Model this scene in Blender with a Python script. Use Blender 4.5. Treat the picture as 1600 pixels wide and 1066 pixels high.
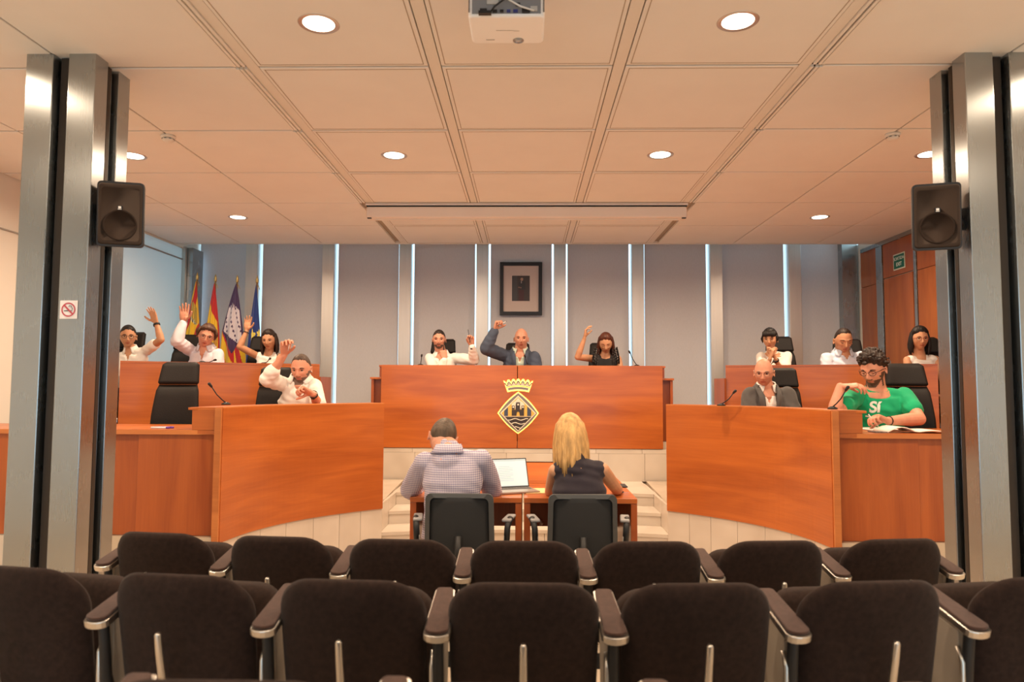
import bpy, bmesh, math, random
import numpy as np
from math import sin, cos, pi, radians as R, sqrt
from mathutils import Vector as V, Matrix as Mx
random.seed(7); np.random.seed(7)
for o in list(bpy.data.objects): bpy.data.objects.remove(o)
SC = bpy.context.scene; COL = SC.collection

# ------------------------------------------------------------ camera
F = 1110.0; H = 1.38
YAW, PITCH, ROLL = R(1.14), R(3.61), R(0.25)
camd = bpy.data.cameras.new('camera'); cam = bpy.data.objects.new('camera', camd); COL.objects.link(cam)
camd.sensor_width = 36; camd.lens = F/1600*36; camd.clip_start = .05
CM = Mx.Translation((0,0,H)) @ Mx.Rotation(YAW,4,'Z') @ Mx.Rotation(pi/2+PITCH,4,'X') @ Mx.Rotation(ROLL,4,'Z')
cam.matrix_world = CM; SC.camera = cam
camd.dof.use_dof = True; camd.dof.focus_distance = 7.0; camd.dof.aperture_fstop = 3.2
def P(px, py, Y):
    d = CM.to_3x3() @ V(((px-800)/F, -(py-533)/F, -1)); t = Y/d.y
    return V((d.x*t, Y, H+d.z*t))

# ------------------------------------------------------------ world, exposure
w = bpy.data.worlds.new('world'); SC.world = w; w.use_nodes = True
wn = w.node_tree.nodes; bg = wn['Background']
bg.inputs[0].default_value = (.58,.84,1.0,1); bg.inputs[1].default_value = 2.4
SC.view_settings.view_transform = 'Standard'; SC.view_settings.look = 'None'
SC.view_settings.exposure = 0.08; SC.view_settings.gamma = 1; SC.view_settings.use_curve_mapping = False
LAMP_COL = (1,.76,.53); LAMP_W = 33

# ------------------------------------------------------------ materials
MATS = {}
def nodes(name):
    m = bpy.data.materials.new(name); m.use_nodes = True
    nt = m.node_tree; return m, nt, nt.nodes['Principled BSDF']
def mat(name, col, rough=.6, metal=0, noise=0, nscale=8, bump=0, bscale=200, coat=0, sheen=0, emis=0, spec=.5, trans=0, ior=1.45, stretch=None, subs=0):
    if name in MATS: return MATS[name]
    m, nt, b = nodes(name)
    b.inputs['Base Color'].default_value = (*col,1); b.inputs['Roughness'].default_value = rough
    b.inputs['Metallic'].default_value = metal; b.inputs['Coat Weight'].default_value = coat
    b.inputs['Sheen Weight'].default_value = sheen; b.inputs['Specular IOR Level'].default_value = spec
    b.inputs['Transmission Weight'].default_value = trans; b.inputs['IOR'].default_value = ior
    if subs: b.inputs['Subsurface Weight'].default_value = subs; b.inputs['Subsurface Scale'].default_value=.01
    if emis: b.inputs['Emission Color'].default_value = (*col,1); b.inputs['Emission Strength'].default_value = emis
    tc = nt.nodes.new('ShaderNodeTexCoord'); src = tc.outputs['Object']
    if stretch:
        mp = nt.nodes.new('ShaderNodeMapping'); mp.inputs['Scale'].default_value = stretch
        nt.links.new(src, mp.inputs['Vector']); src = mp.outputs[0]
    if noise:
        n = nt.nodes.new('ShaderNodeTexNoise'); n.inputs['Scale'].default_value = nscale; n.inputs['Detail'].default_value = 5
        nt.links.new(src, n.inputs['Vector'])
        r = nt.nodes.new('ShaderNodeValToRGB')
        r.color_ramp.elements[0].position=.3; r.color_ramp.elements[1].position=.7
        r.color_ramp.elements[0].color = (*[c*(1-noise) for c in col],1)
        r.color_ramp.elements[1].color = (*[min(1,c*(1+noise)) for c in col],1)
        nt.links.new(n.outputs['Fac'], r.inputs[0]); nt.links.new(r.outputs[0], b.inputs['Base Color'])
    if bump:
        n2 = nt.nodes.new('ShaderNodeTexNoise'); n2.inputs['Scale'].default_value = bscale; n2.inputs['Detail'].default_value=3
        nt.links.new(src, n2.inputs['Vector'])
        bp = nt.nodes.new('ShaderNodeBump'); bp.inputs['Strength'].default_value = bump; bp.inputs['Distance'].default_value=.01
        nt.links.new(n2.outputs['Fac'], bp.inputs['Height']); nt.links.new(bp.outputs[0], b.inputs['Normal'])
    MATS[name] = m; return m
def wood(name, dark, light, vertical=False, rough=.34, coat=.15):
    m, nt, b = nodes(name); L = nt.links
    tc = nt.nodes.new('ShaderNodeTexCoord')
    oi = nt.nodes.new('ShaderNodeObjectInfo')
    add = nt.nodes.new('ShaderNodeVectorMath'); add.operation='MULTIPLY_ADD'
    cmb = nt.nodes.new('ShaderNodeCombineXYZ')
    mul = nt.nodes.new('ShaderNodeMath'); mul.operation='MULTIPLY'; mul.inputs[1].default_value = 37
    L.new(oi.outputs['Random'], mul.inputs[0]); L.new(mul.outputs[0], cmb.inputs[2])
    add.inputs[1].default_value = (1,1,1)
    L.new(tc.outputs['UV'], add.inputs[0]); L.new(cmb.outputs[0], add.inputs[2])
    def nz(sc, det, dist):
        mp = nt.nodes.new('ShaderNodeMapping'); mp.inputs['Scale'].default_value = (sc[1],sc[0],1) if vertical else (sc[0],sc[1],1)
        L.new(add.outputs[0], mp.inputs[0])
        n = nt.nodes.new('ShaderNodeTexNoise'); n.inputs['Scale'].default_value=1; n.inputs['Detail'].default_value=det; n.inputs['Distortion'].default_value=dist
        L.new(mp.outputs[0], n.inputs['Vector']); return n.outputs['Fac']
    a = nz((.9,7),4,.8); f = nz((3,110),2,0)
    mx = nt.nodes.new('ShaderNodeMath'); mx.operation='MULTIPLY_ADD'; mx.inputs[1].default_value=.28
    L.new(f, mx.inputs[0]); L.new(a, mx.inputs[2])
    r = nt.nodes.new('ShaderNodeValToRGB'); e = r.color_ramp.elements
    e[0].position=.42; e[0].color=(*dark,1); e[1].position=.86; e[1].color=(*light,1)
    x = e.new(.62); x.color=(*[(p*.55+q*.45) for p,q in zip(dark,light)],1)
    L.new(mx.outputs[0], r.inputs[0]); L.new(r.outputs[0], b.inputs['Base Color'])
    b.inputs['Roughness'].default_value = rough; b.inputs['Coat Weight'].default_value = coat; b.inputs['Coat Roughness'].default_value=.12
    MATS[name]=m; return m
def marble(name, base, vein, rough=.3):
    m, nt, b = nodes(name); L = nt.links
    tc = nt.nodes.new('ShaderNodeTexCoord'); oi = nt.nodes.new('ShaderNodeObjectInfo')
    cmb = nt.nodes.new('ShaderNodeCombineXYZ'); mul = nt.nodes.new('ShaderNodeMath'); mul.operation='MULTIPLY'; mul.inputs[1].default_value=23
    L.new(oi.outputs['Random'], mul.inputs[0])
    for i in range(3): L.new(mul.outputs[0], cmb.inputs[i])
    add = nt.nodes.new('ShaderNodeVectorMath'); L.new(tc.outputs['Object'], add.inputs[0]); L.new(cmb.outputs[0], add.inputs[1])
    n = nt.nodes.new('ShaderNodeTexNoise'); n.inputs['Scale'].default_value=2.2; n.inputs['Detail'].default_value=8; n.inputs['Distortion'].default_value=1.6
    L.new(add.outputs[0], n.inputs['Vector'])
    r = nt.nodes.new('ShaderNodeValToRGB'); e=r.color_ramp.elements
    e[0].position=.44; e[0].color=(*base,1); e[1].position=.56; e[1].color=(*base,1)
    x=e.new(.5); x.color=(*vein,1)
    n3 = nt.nodes.new('ShaderNodeTexNoise'); n3.inputs['Scale'].default_value=3; L.new(add.outputs[0], n3.inputs['Vector'])
    mx = nt.nodes.new('ShaderNodeMix'); mx.data_type='RGBA'; L.new(n3.outputs['Fac'], mx.inputs[0])
    mx.inputs[6].default_value=(*base,1); L.new(r.outputs[0], mx.inputs[7]); L.new(mx.outputs[2], b.inputs['Base Color'])
    b.inputs['Roughness'].default_value=rough
    MATS[name]=m; return m
def colattr(name, rough=.7, sheen=0, metal=0):
    m, nt, b = nodes(name); a = nt.nodes.new('ShaderNodeVertexColor'); a.layer_name='Col'
    nt.links.new(a.outputs[0], b.inputs['Base Color']); b.inputs['Roughness'].default_value=rough; b.inputs['Sheen Weight'].default_value=sheen
    MATS[name]=m; return m
def steel(name, col, rough=.27):
    m, nt, b = nodes(name); L=nt.links
    tc = nt.nodes.new('ShaderNodeTexCoord'); mp = nt.nodes.new('ShaderNodeMapping'); mp.inputs['Scale'].default_value=(160,160,.6)
    n = nt.nodes.new('ShaderNodeTexNoise'); n.inputs['Scale'].default_value=1; n.inputs['Detail'].default_value=3
    n2 = nt.nodes.new('ShaderNodeTexNoise'); n2.inputs['Scale'].default_value=2.5; n2.inputs['Detail'].default_value=3
    L.new(tc.outputs['Object'], mp.inputs[0]); L.new(mp.outputs[0], n.inputs['Vector']); L.new(tc.outputs['Object'], n2.inputs['Vector'])
    ad = nt.nodes.new('ShaderNodeMath'); ad.operation='MULTIPLY_ADD'; ad.inputs[1].default_value=.25; L.new(n.outputs['Fac'], ad.inputs[0]); L.new(n2.outputs['Fac'], ad.inputs[2])
    mr = nt.nodes.new('ShaderNodeMapRange'); mr.inputs[1].default_value=.3; mr.inputs[2].default_value=1.0
    mr.inputs[3].default_value=rough-.02; mr.inputs[4].default_value=rough+.03
    L.new(ad.outputs[0], mr.inputs[0]); L.new(mr.outputs[0], b.inputs['Roughness'])
    b.inputs['Base Color'].default_value=(*col,1); b.inputs['Metallic'].default_value=1
    b.inputs['Anisotropic'].default_value=.75; tg=nt.nodes.new('ShaderNodeTangent'); tg.direction_type='RADIAL'; tg.axis='Z'; L.new(tg.outputs[0],b.inputs['Tangent'])
    MATS[name]=m; return m
WH = wood('cherry_wood_horizontal', (.36,.080,.012), (.55,.145,.024))
WV = wood('cherry_wood_vertical', (.29,.058,.012), (.43,.105,.021), vertical=True)
WL = wood('cherry_wood_edge', (.48,.15,.04), (.64,.22,.06))
WD = wood('door_wood', (.28,.070,.012), (.42,.12,.022), vertical=True, rough=.45)
MB_ = marble('cream_marble', (.74,.66,.56), (.50,.42,.34))
FLM = marble('floor_marble', (.66,.56,.44), (.50,.40,.30), rough=.25)
ST = steel('brushed_steel', (.40,.43,.445))
STW = mat('satin_steel', (.66,.63,.60), .45, .85, noise=.05, nscale=3, stretch=(60,60,.5))
STD = steel('dark_steel', (.10,.095,.09), rough=.45)
ALU = mat('aluminium', (.62,.58,.53), .35, 1)
CHR = mat('chrome', (.75,.73,.7), .18, 1)
BLK = mat('black_plastic', (.012,.012,.013), .5)
DGR = mat('dark_grey_plastic', (.05,.052,.055), .55)
LTH = mat('black_leather', (.012,.009,.008), .6, spec=.25, bump=.15, bscale=120)
FAB = mat('brown_black_fabric', (.024,.0135,.0105), .95, noise=.25, nscale=60, bump=.25, bscale=600, sheen=.06, spec=.15)
FABA = mat('brown_armrest_fabric', (.060,.030,.022), .9, noise=.2, nscale=60, bump=.2, bscale=600, sheen=.2, spec=.2)
CEIL = mat('ceiling_tile', (.80,.765,.72), .75, noise=.02, nscale=3)
CEILT = mat('ceiling_trim', (.76,.71,.64), .6)
WHT = mat('wall_paint', (.74,.70,.63), .8)
WPL = mat('white_plastic', (.80,.76,.70), .4)
BLIND = mat('grey_blind_fabric', (.60,.59,.62), .9, noise=.05, nscale=300, stretch=(1,1,.1))
GLOW = mat('lamp_glow', (1,.86,.66), .5, emis=9)
def glassmat(name,col=(.9,.97,1),rough=0):
    m = mat(name,col,rough,trans=1,ior=1.1); return m
GLASS = glassmat('window_glass')
# translucent blind on the side windows
m, nt, b = nodes('translucent_blind'); nt.nodes.remove(b)
d = nt.nodes.new('ShaderNodeBsdfDiffuse'); t = nt.nodes.new('ShaderNodeBsdfTranslucent'); x = nt.nodes.new('ShaderNodeMixShader')
d.inputs[0].default_value=(.72,.74,.72,1); t.inputs[0].default_value=(.8,.86,.86,1); x.inputs[0].default_value=.4
nt.links.new(d.outputs[0],x.inputs[1]); nt.links.new(t.outputs[0],x.inputs[2]); nt.links.new(x.outputs[0], nt.nodes['Material Output'].inputs[0])
TBL = m

# ------------------------------------------------------------ mesh helpers
def frame(z, hint=(0,0,1)):
    z = V(z).normalized(); h = V(hint)
    if abs(z.dot(h.normalized()))>.98: h = V((1,0,0)) if abs(z.x)<.9 else V((0,1,0))
    x = h.cross(z).normalized(); y = z.cross(x); return x, y, z
class MB:
    def __init__(s): s.v=[]; s.f=[]; s.m=[]; s.uv=[]; s.sm=[]
    def add(s, vs, fs, m=0, uvs=None, smooth=False, X=None):
        o=len(s.v)
        for p in vs: s.v.append(tuple(X@V(p)) if X is not None else tuple(p))
        for i,f in enumerate(fs):
            s.f.append([o+k for k in f]); s.m.append(m); s.uv.append(uvs[i] if uvs else None); s.sm.append(smooth)
        return s
    def box(s, x0,x1,y0,y1,z0,z1, m=0, X=None):
        vs=[(x,y,z) for z in (z0,z1) for x,y in ((x0,y0),(x1,y0),(x1,y1),(x0,y1))]
        fs=[(3,2,1,0),(4,5,6,7),(0,1,5,4),(1,2,6,5),(2,3,7,6),(3,0,4,7)]
        return s.add(vs,fs,m,X=X)
    def rings(s, rings, closed=True, caps=True, m=0, smooth=True, X=None):
        n=len(rings[0]); vs=[p for r in rings for p in r]; fs=[]
        for i in range(len(rings)-1):
            for j in range(n if closed else n-1):
                a=i*n+j; b=i*n+(j+1)%n; fs.append((a,b,b+n,a+n))
        if caps:
            fs.append(tuple(reversed(range(n)))); fs.append(tuple((len(rings)-1)*n+j for j in range(n)))
        return s.add(vs,fs,m,smooth=smooth,X=X)
    def tube(s, pts, r, n=10, m=0, X=None, flat=1.0, hint=(0,0,1), smooth=True, caps=True):
        pts=[V(p) for p in pts]; k=len(pts); rr=r if isinstance(r,(list,tuple)) else [r]*k
        rings=[]; px=None
        for i,p in enumerate(pts):
            t=(pts[min(i+1,k-1)]-pts[max(i-1,0)])
            if px is None: x,y,_=frame(t,hint)
            else:
                tn=t.normalized(); x=(px-tn*px.dot(tn)).normalized(); y=tn.cross(x)
            px=x
            rings.append([p+x*cos(2*pi*j/n)*rr[i]+y*sin(2*pi*j/n)*rr[i]*flat for j in range(n)])
        return s.rings(rings,m=m,X=X,smooth=smooth,caps=caps)
    def capsule(s, a, b, ra, rb, n=14, m=0, X=None):
        a=V(a); b=V(b); x,y,z=frame(b-a); rings=[]
        for k in range(5):
            t=-pi/2+pi/2*k/4+.001*(k==0); rings.append([a+z*ra*sin(t)+(x*cos(2*pi*j/n)+y*sin(2*pi*j/n))*ra*max(cos(t),.02) for j in range(n)])
        for k in range(5):
            t=pi/2*k/4; rings.append([b+z*rb*sin(t)+(x*cos(2*pi*j/n)+y*sin(2*pi*j/n))*rb*max(cos(t),.02) for j in range(n)])
        return s.rings(rings,m=m,X=X)
    def chain(s, pts, rs, n=14, m=0, X=None):
        for i in range(len(pts)-1): s.capsule(pts[i],pts[i+1],rs[i],rs[i+1],n,m,X)
        return s
    def lathe(s, prof, n=24, m=0, X=None, smooth=True, caps=True):
        return s.rings([[(r*cos(2*pi*j/n), r*sin(2*pi*j/n), z) for j in range(n)] for r,z in prof],m=m,X=X,smooth=smooth,caps=caps)
    def sphere(s, c, r, m=0, n=16, X=None, sc=(1,1,1)):
        pr=[(max(sin(pi*i/8),.01),-cos(pi*i/8)) for i in range(9)]
        return s.rings([[(c[0]+r*sc[0]*q*cos(2*pi*j/n), c[1]+r*sc[1]*q*sin(2*pi*j/n), c[2]+r*sc[2]*z) for j in range(n)] for q,z in pr],m=m,X=X)
    def prism(s, poly, z0, z1, m=0, X=None, smooth=False):
        n=len(poly); vs=[(*p,z0) for p in poly]+[(*p,z1) for p in poly]
        fs=[tuple(reversed(range(n))),tuple(range(n,2*n))]+[(i,(i+1)%n,n+(i+1)%n,n+i) for i in range(n)]
        return s.add(vs,fs,m,X=X,smooth=smooth)
    def build(s, name, mats, parent=None, bevel=0, segs=2, loc=None, auto=35):
        me=bpy.data.meshes.new(name); me.from_pydata(s.v,[],s.f); 
        if not isinstance(mats,(list,tuple)): mats=[mats]
        for q in mats: me.materials.append(q)
        me.polygons.foreach_set('material_index', s.m)
        me.polygons.foreach_set('use_smooth', s.sm)
        uvl=me.uv_layers.new(name='UVMap'); co=s.v; k=0; buf=[]
        for fi,p in enumerate(me.polygons):
            u=s.uv[fi]
            if u: 
                for q in u: buf+=[q[0],q[1]]
            else:
                nx,ny,nz=map(abs,p.normal)
                for vi in p.vertices:
                    c=co[vi]
                    if nz>=nx and nz>=ny: buf+=[c[0],c[1]]
                    elif ny>=nx: buf+=[c[0],c[2]]
                    else: buf+=[c[1],c[2]]
        uvl.data.foreach_set('uv', buf)
        if bevel:
            bm=bmesh.new(); bm.from_mesh(me)
            bmesh.ops.recalc_face_normals(bm,faces=bm.faces)
            ed=[e for e in bm.edges if len(e.link_faces)==2 and e.calc_face_angle(0)>R(auto)]
            bmesh.ops.bevel(bm,geom=ed,offset=bevel,segments=segs,profile=.5,affect='EDGES',clamp_overlap=True)
            bm.to_mesh(me); bm.free()
            for p in me.polygons: p.use_smooth=False
        me.update()
        o=bpy.data.objects.new(name,me); COL.objects.link(o)
        if parent is not None: o.parent=parent
        if loc: o.location=loc
        return o
def tag(o, label=None, cat=None, group=None, kind=None):
    if label: o['label']=label
    if cat: o['category']=cat
    if group: o['group']=group
    if kind: o['kind']=kind
    return o
def thing(name, label, cat, loc=(0,0,0), rz=0, group=None, rot=None):
    o=bpy.data.objects.new(name,None); COL.objects.link(o); o.location=loc; o.empty_display_size=.1
    o.rotation_euler = rot if rot else (0,0,rz)
    return tag(o,label,cat,group)
def copytree(o, parent=None, **kw):
    c=o.copy(); COL.objects.link(c); c.parent=parent
    for k,v in kw.items():
        if k=='label': c['label']=v
    for ch in o.children: copytree(ch,c)
    return c
def T(x=0,y=0,z=0,rx=0,ry=0,rz=0,s=1):
    return Mx.Translation((x,y,z)) @ Mx.Rotation(rz,4,'Z') @ Mx.Rotation(ry,4,'Y') @ Mx.Rotation(rx,4,'X') @ Mx.Scale(s,4)
def struct(o): o['kind']='structure'; return o
def smooth_curve(pts, n=40):
    pts=[V((*p,0)) for p in pts]; out=[]; k=len(pts)
    q=[pts[0]*2-pts[1]]+pts+[pts[-1]*2-pts[-2]]
    for i in range(n+1):
        t=i/n*(k-1); a=min(int(t),k-2); u=t-a; p0,p1,p2,p3=q[a],q[a+1],q[a+2],q[a+3]
        out.append(.5*((2*p1)+(p2-p0)*u+(2*p0-5*p1+4*p2-p3)*u*u+(3*p1-p0-3*p2+p3)*u**3))
    return out
def offset_curve(c, d):
    out=[]
    for i,p in enumerate(c):
        t=(c[min(i+1,len(c)-1)]-c[max(i-1,0)]).normalized(); out.append(p+V((-t.y,t.x,0))*d)
    return out
def ribbon_wall(mb, c, d0, d1, z0, z1, m=0):
    """a wall that follows plan curve c, between offsets d0 and d1, with arclength uv"""
    a=offset_curve(c,d0); b=offset_curve(c,d1); L=[0]
    for i in range(1,len(c)): L.append(L[-1]+(c[i]-c[i-1]).length)
    vs=[]; 
    for p,q in zip(a,b): vs+=[(p.x,p.y,z0),(q.x,q.y,z0),(q.x,q.y,z1),(p.x,p.y,z1)]
    fs=[];uv=[]
    for i in range(len(c)-1):
        o=4*i; l0,l1=L[i],L[i+1]
        for e,(v0,v1) in enumerate((((0),(d1-d0)),(z0,z1),(0,(d1-d0)),(z1,z0))):
            j=(e+1)%4; fs.append((o+e,o+j,o+4+j,o+4+e)); uv.append([(l0,v0),(l0,v1),(l1,v1),(l1,v0)])
    n=4*(len(c)-1); fs.append((3,2,1,0)); uv.append([(0,z1),(.04,z1),(.04,z0),(0,z0)])
    fs.append((n,n+1,n+2,n+3)); uv.append([(0,z0),(.04,z0),(.04,z1),(0,z1)])
    return mb.add(vs,fs,m,uvs=uv)
def text(body, size, material, parent, loc, rot=(pi/2,0,0), extrude=.001, name='lettering', bold=0, shear=0):
    cu=bpy.data.curves.new(name,'FONT'); cu.body=body; cu.size=size; cu.extrude=extrude; cu.align_x='CENTER'; cu.align_y='CENTER'; cu.offset=bold; cu.shear=shear
    o=bpy.data.objects.new(name,cu); COL.objects.link(o)
    dg=bpy.context.evaluated_depsgraph_get(); me=bpy.data.meshes.new_from_object(o.evaluated_get(dg)); 
    bpy.data.objects.remove(o); me.materials.clear(); me.materials.append(material)
    o=bpy.data.objects.new(name,me); COL.objects.link(o); o.location=loc; o.rotation_euler=rot; o.parent=parent; return o
# ------------------------------------------------------------ room shell
CZ = 3.18                                  # underside of the ceiling
XL, XR, YB, YF = -4.50, 4.42, 9.70, -4.0
def sbox(name,x0,x1,y0,y1,z0,z1,m): return struct(MB().box(x0,x1,y0,y1,z0,z1).build(name,m))
floor=sbox('floor',XL-.2,XR+.2,3.35,YB,-.26,-.06,FLM)
for (y0,y1,z) in ((2.52,3.35,0),(1.68,2.52,.06),(-.2,1.68,.13),(YF,-.2,.19)):
    sbox('floor',XL-.2,XR+.2,y0,y1,-.26,z,FLM)
# floor tiles in front of the steps
k=0
for i in range(-7,7):
    for j in range(6):
        x0=i*.6; y0=3.36+j*.55
        if y0>4.9 and (x0<-2.2 or x0>1.6): continue
        if y0+.546>6.3: continue
        t=MB().box(x0+.002,x0+.598,y0+.002,y0+.546,-.06,-.055).build('floor_tile',FLM,floor)
sbox('ceiling',XL-.3,XR+.3,YF,8.92,CZ+.05,CZ+.15,CEILT)
# walls
wl=struct(MB().box(XL-.15,XL,YF,7.55,0,CZ+.1).build('wall_left',WHT))
struct(MB().box(XL-.15,XL,7.55,9.9,CZ-.02,CZ+.5).build('wall_left',WHT))
struct(MB().box(XL-.02,XL+.012,YF,7.5,2.70,2.712).build('trim_1',mat('shadow_joint',(.35,.33,.3),.8)))
wf=MB()
for a,b_ in ((XL-.2,-3.9),(-.35,.35),(3.9,XR+.2)): wf.box(a,b_,YF-.15,YF,0,CZ+.1)
wf.box(XL,XR,YF-.15,YF,0,.25); wf.box(XL,XR,YF-.15,YF,2.85,CZ+.1)
struct(wf.build('wall_front',WHT))
for i,(a,b_) in enumerate(((-3.9,-.35),(.35,3.9))):
    fr=MB(); fr.box(a,a+.05,YF-.1,YF-.02,.25,2.85); fr.box(b_-.05,b_,YF-.1,YF-.02,.25,2.85); fr.box(a,b_,YF-.1,YF-.02,.25,.3); fr.box(a,b_,YF-.1,YF-.02,2.8,2.85)
    fr.box((a+b_)/2-.03,(a+b_)/2+.03,YF-.1,YF-.02,.25,2.85)
    wo=struct(fr.build('window_%d'%(i+1),ST))
# side window with translucent blind, back left
w3=struct(MB().box(XL-.12,XL-.04,7.50,7.56,.75,CZ).box(XL-.12,XL-.04,9.3,9.36,.75,CZ).build('window_3',ST))
MB().box(XL-.02,XL-.014,7.55,9.22,.76,CZ).build('blind',TBL,w3)
MB().box(XL-.02,XL,7.55,9.22,CZ-.17,CZ-.155).build('joint',mat('shadow_joint',(.3,.3,.3)),w3)
MB().box(XL-.10,XL-.09,7.56,9.6,.76,CZ).build('pane',GLASS,w3)
struct(MB().box(XL-.15,XL,7.5,YB+.1,-.2,.76).build('wall_left',WHT))

# back wall: steel columns, hanging blinds, glass behind
xc=-.07
bw=struct(MB().box(XL-.3,XR+.3,9.95,10.05,-.2,.2).build('wall_back',WHT))
struct(MB().box(XL-.3,XR+.3,9.95,10.05,4.2,4.4).build('wall_back',WHT))
struct(MB().box(XL-.3,XR+.3,8.93,10.05,CZ+.9,CZ+1.0).build('ceiling',CEILT))
struct(MB().box(XL-.3,XR+.3,8.90,8.93,CZ-.004,CZ+1.0).build('trim_2',CEILT))
gp=struct(MB().box(XL-.3,XR+.3,9.88,9.89,.2,4.2).build('window_4',GLASS))
cols=[xc+.521+1.042*k for k in range(-5,5)]
for i,x in enumerate(cols):
    if x>XR-.1 or x<XL+.1: continue
    c=thing('steel_column','', 'column',(x,9.55,.76))
    MB().box(-.08,.08,-.10,.09,0,3.2).build('casing',STW,c,bevel=.004)
    MB().box(-.012,.012,.09,.16,0,3.2).build('web',STD,c)
    side=('left' if x<0 else 'right'); n=int(abs(x-xc)/1.04)
    ordn=['first','second','third','fourth','fifth'][n]
    c['label']='brushed steel column at the grey blinds, %s to the %s of the framed portrait'%(ordn,side)
    c['group']='steel columns along the back wall'
bays=[xc+1.042*k for k in range(-4,5)]
for i,x in enumerate(bays):
    a,b_=x-.521+.08+.026, x+.521-.08-.026
    if x<-4: a=XL+.03; 
    if x>4: b_=XR-.05
    c=thing('roller_blind','','blind',(x,9.58,3.9))
    pts=[]; mbb=MB()
    mbb.box(a-x,b_-x,-.004,.004,-3.12,0).build('fabric',BLIND,c)
    MB().tube([(a-x,0,-3.12),(b_-x,0,-3.12)],.012).build('bottom_bar',ALU,c)
    n=abs(i-4)
    c['label']=('grey roller blind behind the framed portrait' if n==0 else 'tall grey roller blind, %s bay to the %s of the framed portrait'%(['','first','second','third','fourth'][n], 'left' if i<4 else 'right'))
    c['group']='grey roller blinds of the back wall'
# last thin steel posts in the corners
struct(MB().box(XL+.01,XL+.10,9.2,9.5,.2,CZ).build('trim_3',ST)); struct(MB().box(XR-.22,XR-.02,9.45,9.6,.2,CZ+.5).build('trim_4',ST))
struct(MB().box(XL-.04,XL+.03,9.14,9.19,.2,CZ).build('trim_5',ALU))

# right wall: cherry panels, steel strips, door, dark opening
wr=struct(MB().box(XR,XR+.15,YF,YB+.3,-.2,CZ+.1).build('wall_right',WHT))
def wpan(y0,y1,z0,z1,name='wood_panel',m=WD,d=.025): return MB().box(XR-d,XR,y0,y1,z0,z1).build(name,m,wr,bevel=.002)
wpan(8.95,9.35,2.68,CZ-.03); wpan(8.95,9.35,.75,2.674)
for nm,(y0,y1) in enumerate(((8.78,8.93),(8.02,8.07),(6.9,6.95))): MB().box(XR-.035,XR,y0,y1,.7,CZ).build('steel_strip',ST,wr,bevel=.002)
wpan(8.08,8.77,2.715,CZ-.05)
MB().box(XR-.05,XR,5,9.3,CZ-.05,CZ-.002).build('steel_strip',ST,wr)
dr=struct(MB().box(XR-.03,XR+.01,8.10,8.75,.75,2.70).build('door_1',WD,bevel=.002))
wpan(7.62,8.01,2.70,CZ-.05); wpan(7.62,8.01,.75,2.694)
wpan(6.97,7.61,2.80,CZ-.05); 
MB().box(XR-.012,XR+.0,7.0,7.6,.75,2.79).build('recess',mat('dark_recess',(.06,.02,.008),.6),wr)
for a,b_ in ((4.5,5.7),(5.71,6.88)): wpan(a,b_,.3,2.70); wpan(a,b_,2.71,CZ-.05)

# ------------------------------------------------------------ ceiling tiles
ceil=bpy.data.objects['ceiling']
cl=[XL,-3.64,-2.6,-1.56,-.52,.52,1.56,2.6,3.64,XR]
lamps=[(x,y) for y in (-2.7,-.7,1.4,3.42,5.45,7.5) for x in (-3.11,-1.04,1.04,3.11)]
SHJ=mat('joint_shadow',(.42,.34,.26),.9)
for i in range(9):
    x0,x1=cl[i],cl[i+1]
    gl=.055 if i in(4,5) else (.05 if i==3 else .006); 
    l=.006;r=.006
    if i==4: l=r=.038
    if i==3: r=.038; l=.036
    if i==5: l=.038; r=.036
    if i==2: r=.10
    if i==6: l=.10
    for j in range(-4,9):
        y0,y1=j-.1,j+.9
        if j in (-4,): continue
        a,b_,c_,d_=x0+l,x1-r,y0+.012,y1-.008
        tb=MB().box(a,b_,c_,d_,CZ+.0,CZ+.03)
        t=tb.build('ceiling_tile',CEIL,ceil,bevel=.003,segs=1)
        if 3<=i<=5 and j>1:
            g=MB()
            for (p,q,s_,u) in ((a+.02,b_-.02,c_+.02,c_+.025),(a+.02,b_-.02,d_-.025,d_-.02),(a+.02,a+.025,c_+.02,d_-.02),(b_-.025,b_-.02,c_+.02,d_-.02)): g.box(p,q,s_,u,CZ-.0015,CZ+.001)
            g.build('groove',SHJ,t)
for x in (-.52,.52,-1.56,1.56):
    MB().box(x-.032,x+.032,-4,8.9,CZ+.004,CZ+.03).build('beam_strip',CEILT,ceil,bevel=.002)
MB().box(XL,XR,-4,8.92,CZ+.031,CZ+.034).build('backing',SHJ,ceil)
# linear air diffusers along the outer beams
for side in(-1,1):
    for j in range(1,7):
        x=side*1.56; o=thing('linear_air_diffuser','','vent',(x,j+.4,CZ))
        s=side
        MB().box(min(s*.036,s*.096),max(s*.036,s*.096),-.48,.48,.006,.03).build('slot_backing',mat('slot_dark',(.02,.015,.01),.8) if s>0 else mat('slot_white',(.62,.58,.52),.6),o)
        for k,(a,b_) in enumerate(((.034,.050),(.062,.078),(.082,.099))):
            MB().box(min(s*a,s*b_),max(s*a,s*b_),-.485,.485,-.006,.012).build('slat',WPL,o,bevel=.001,segs=1)
        o['label']='white slotted air diffuser strip in the %s ceiling beam, %s from the back wall'%('left' if s<0 else 'right',['sixth','fifth','fourth','third','second','nearest'][j-1] if j<6 else 'nearest one')
        o['group']='air diffuser strips in the ceiling'
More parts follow.
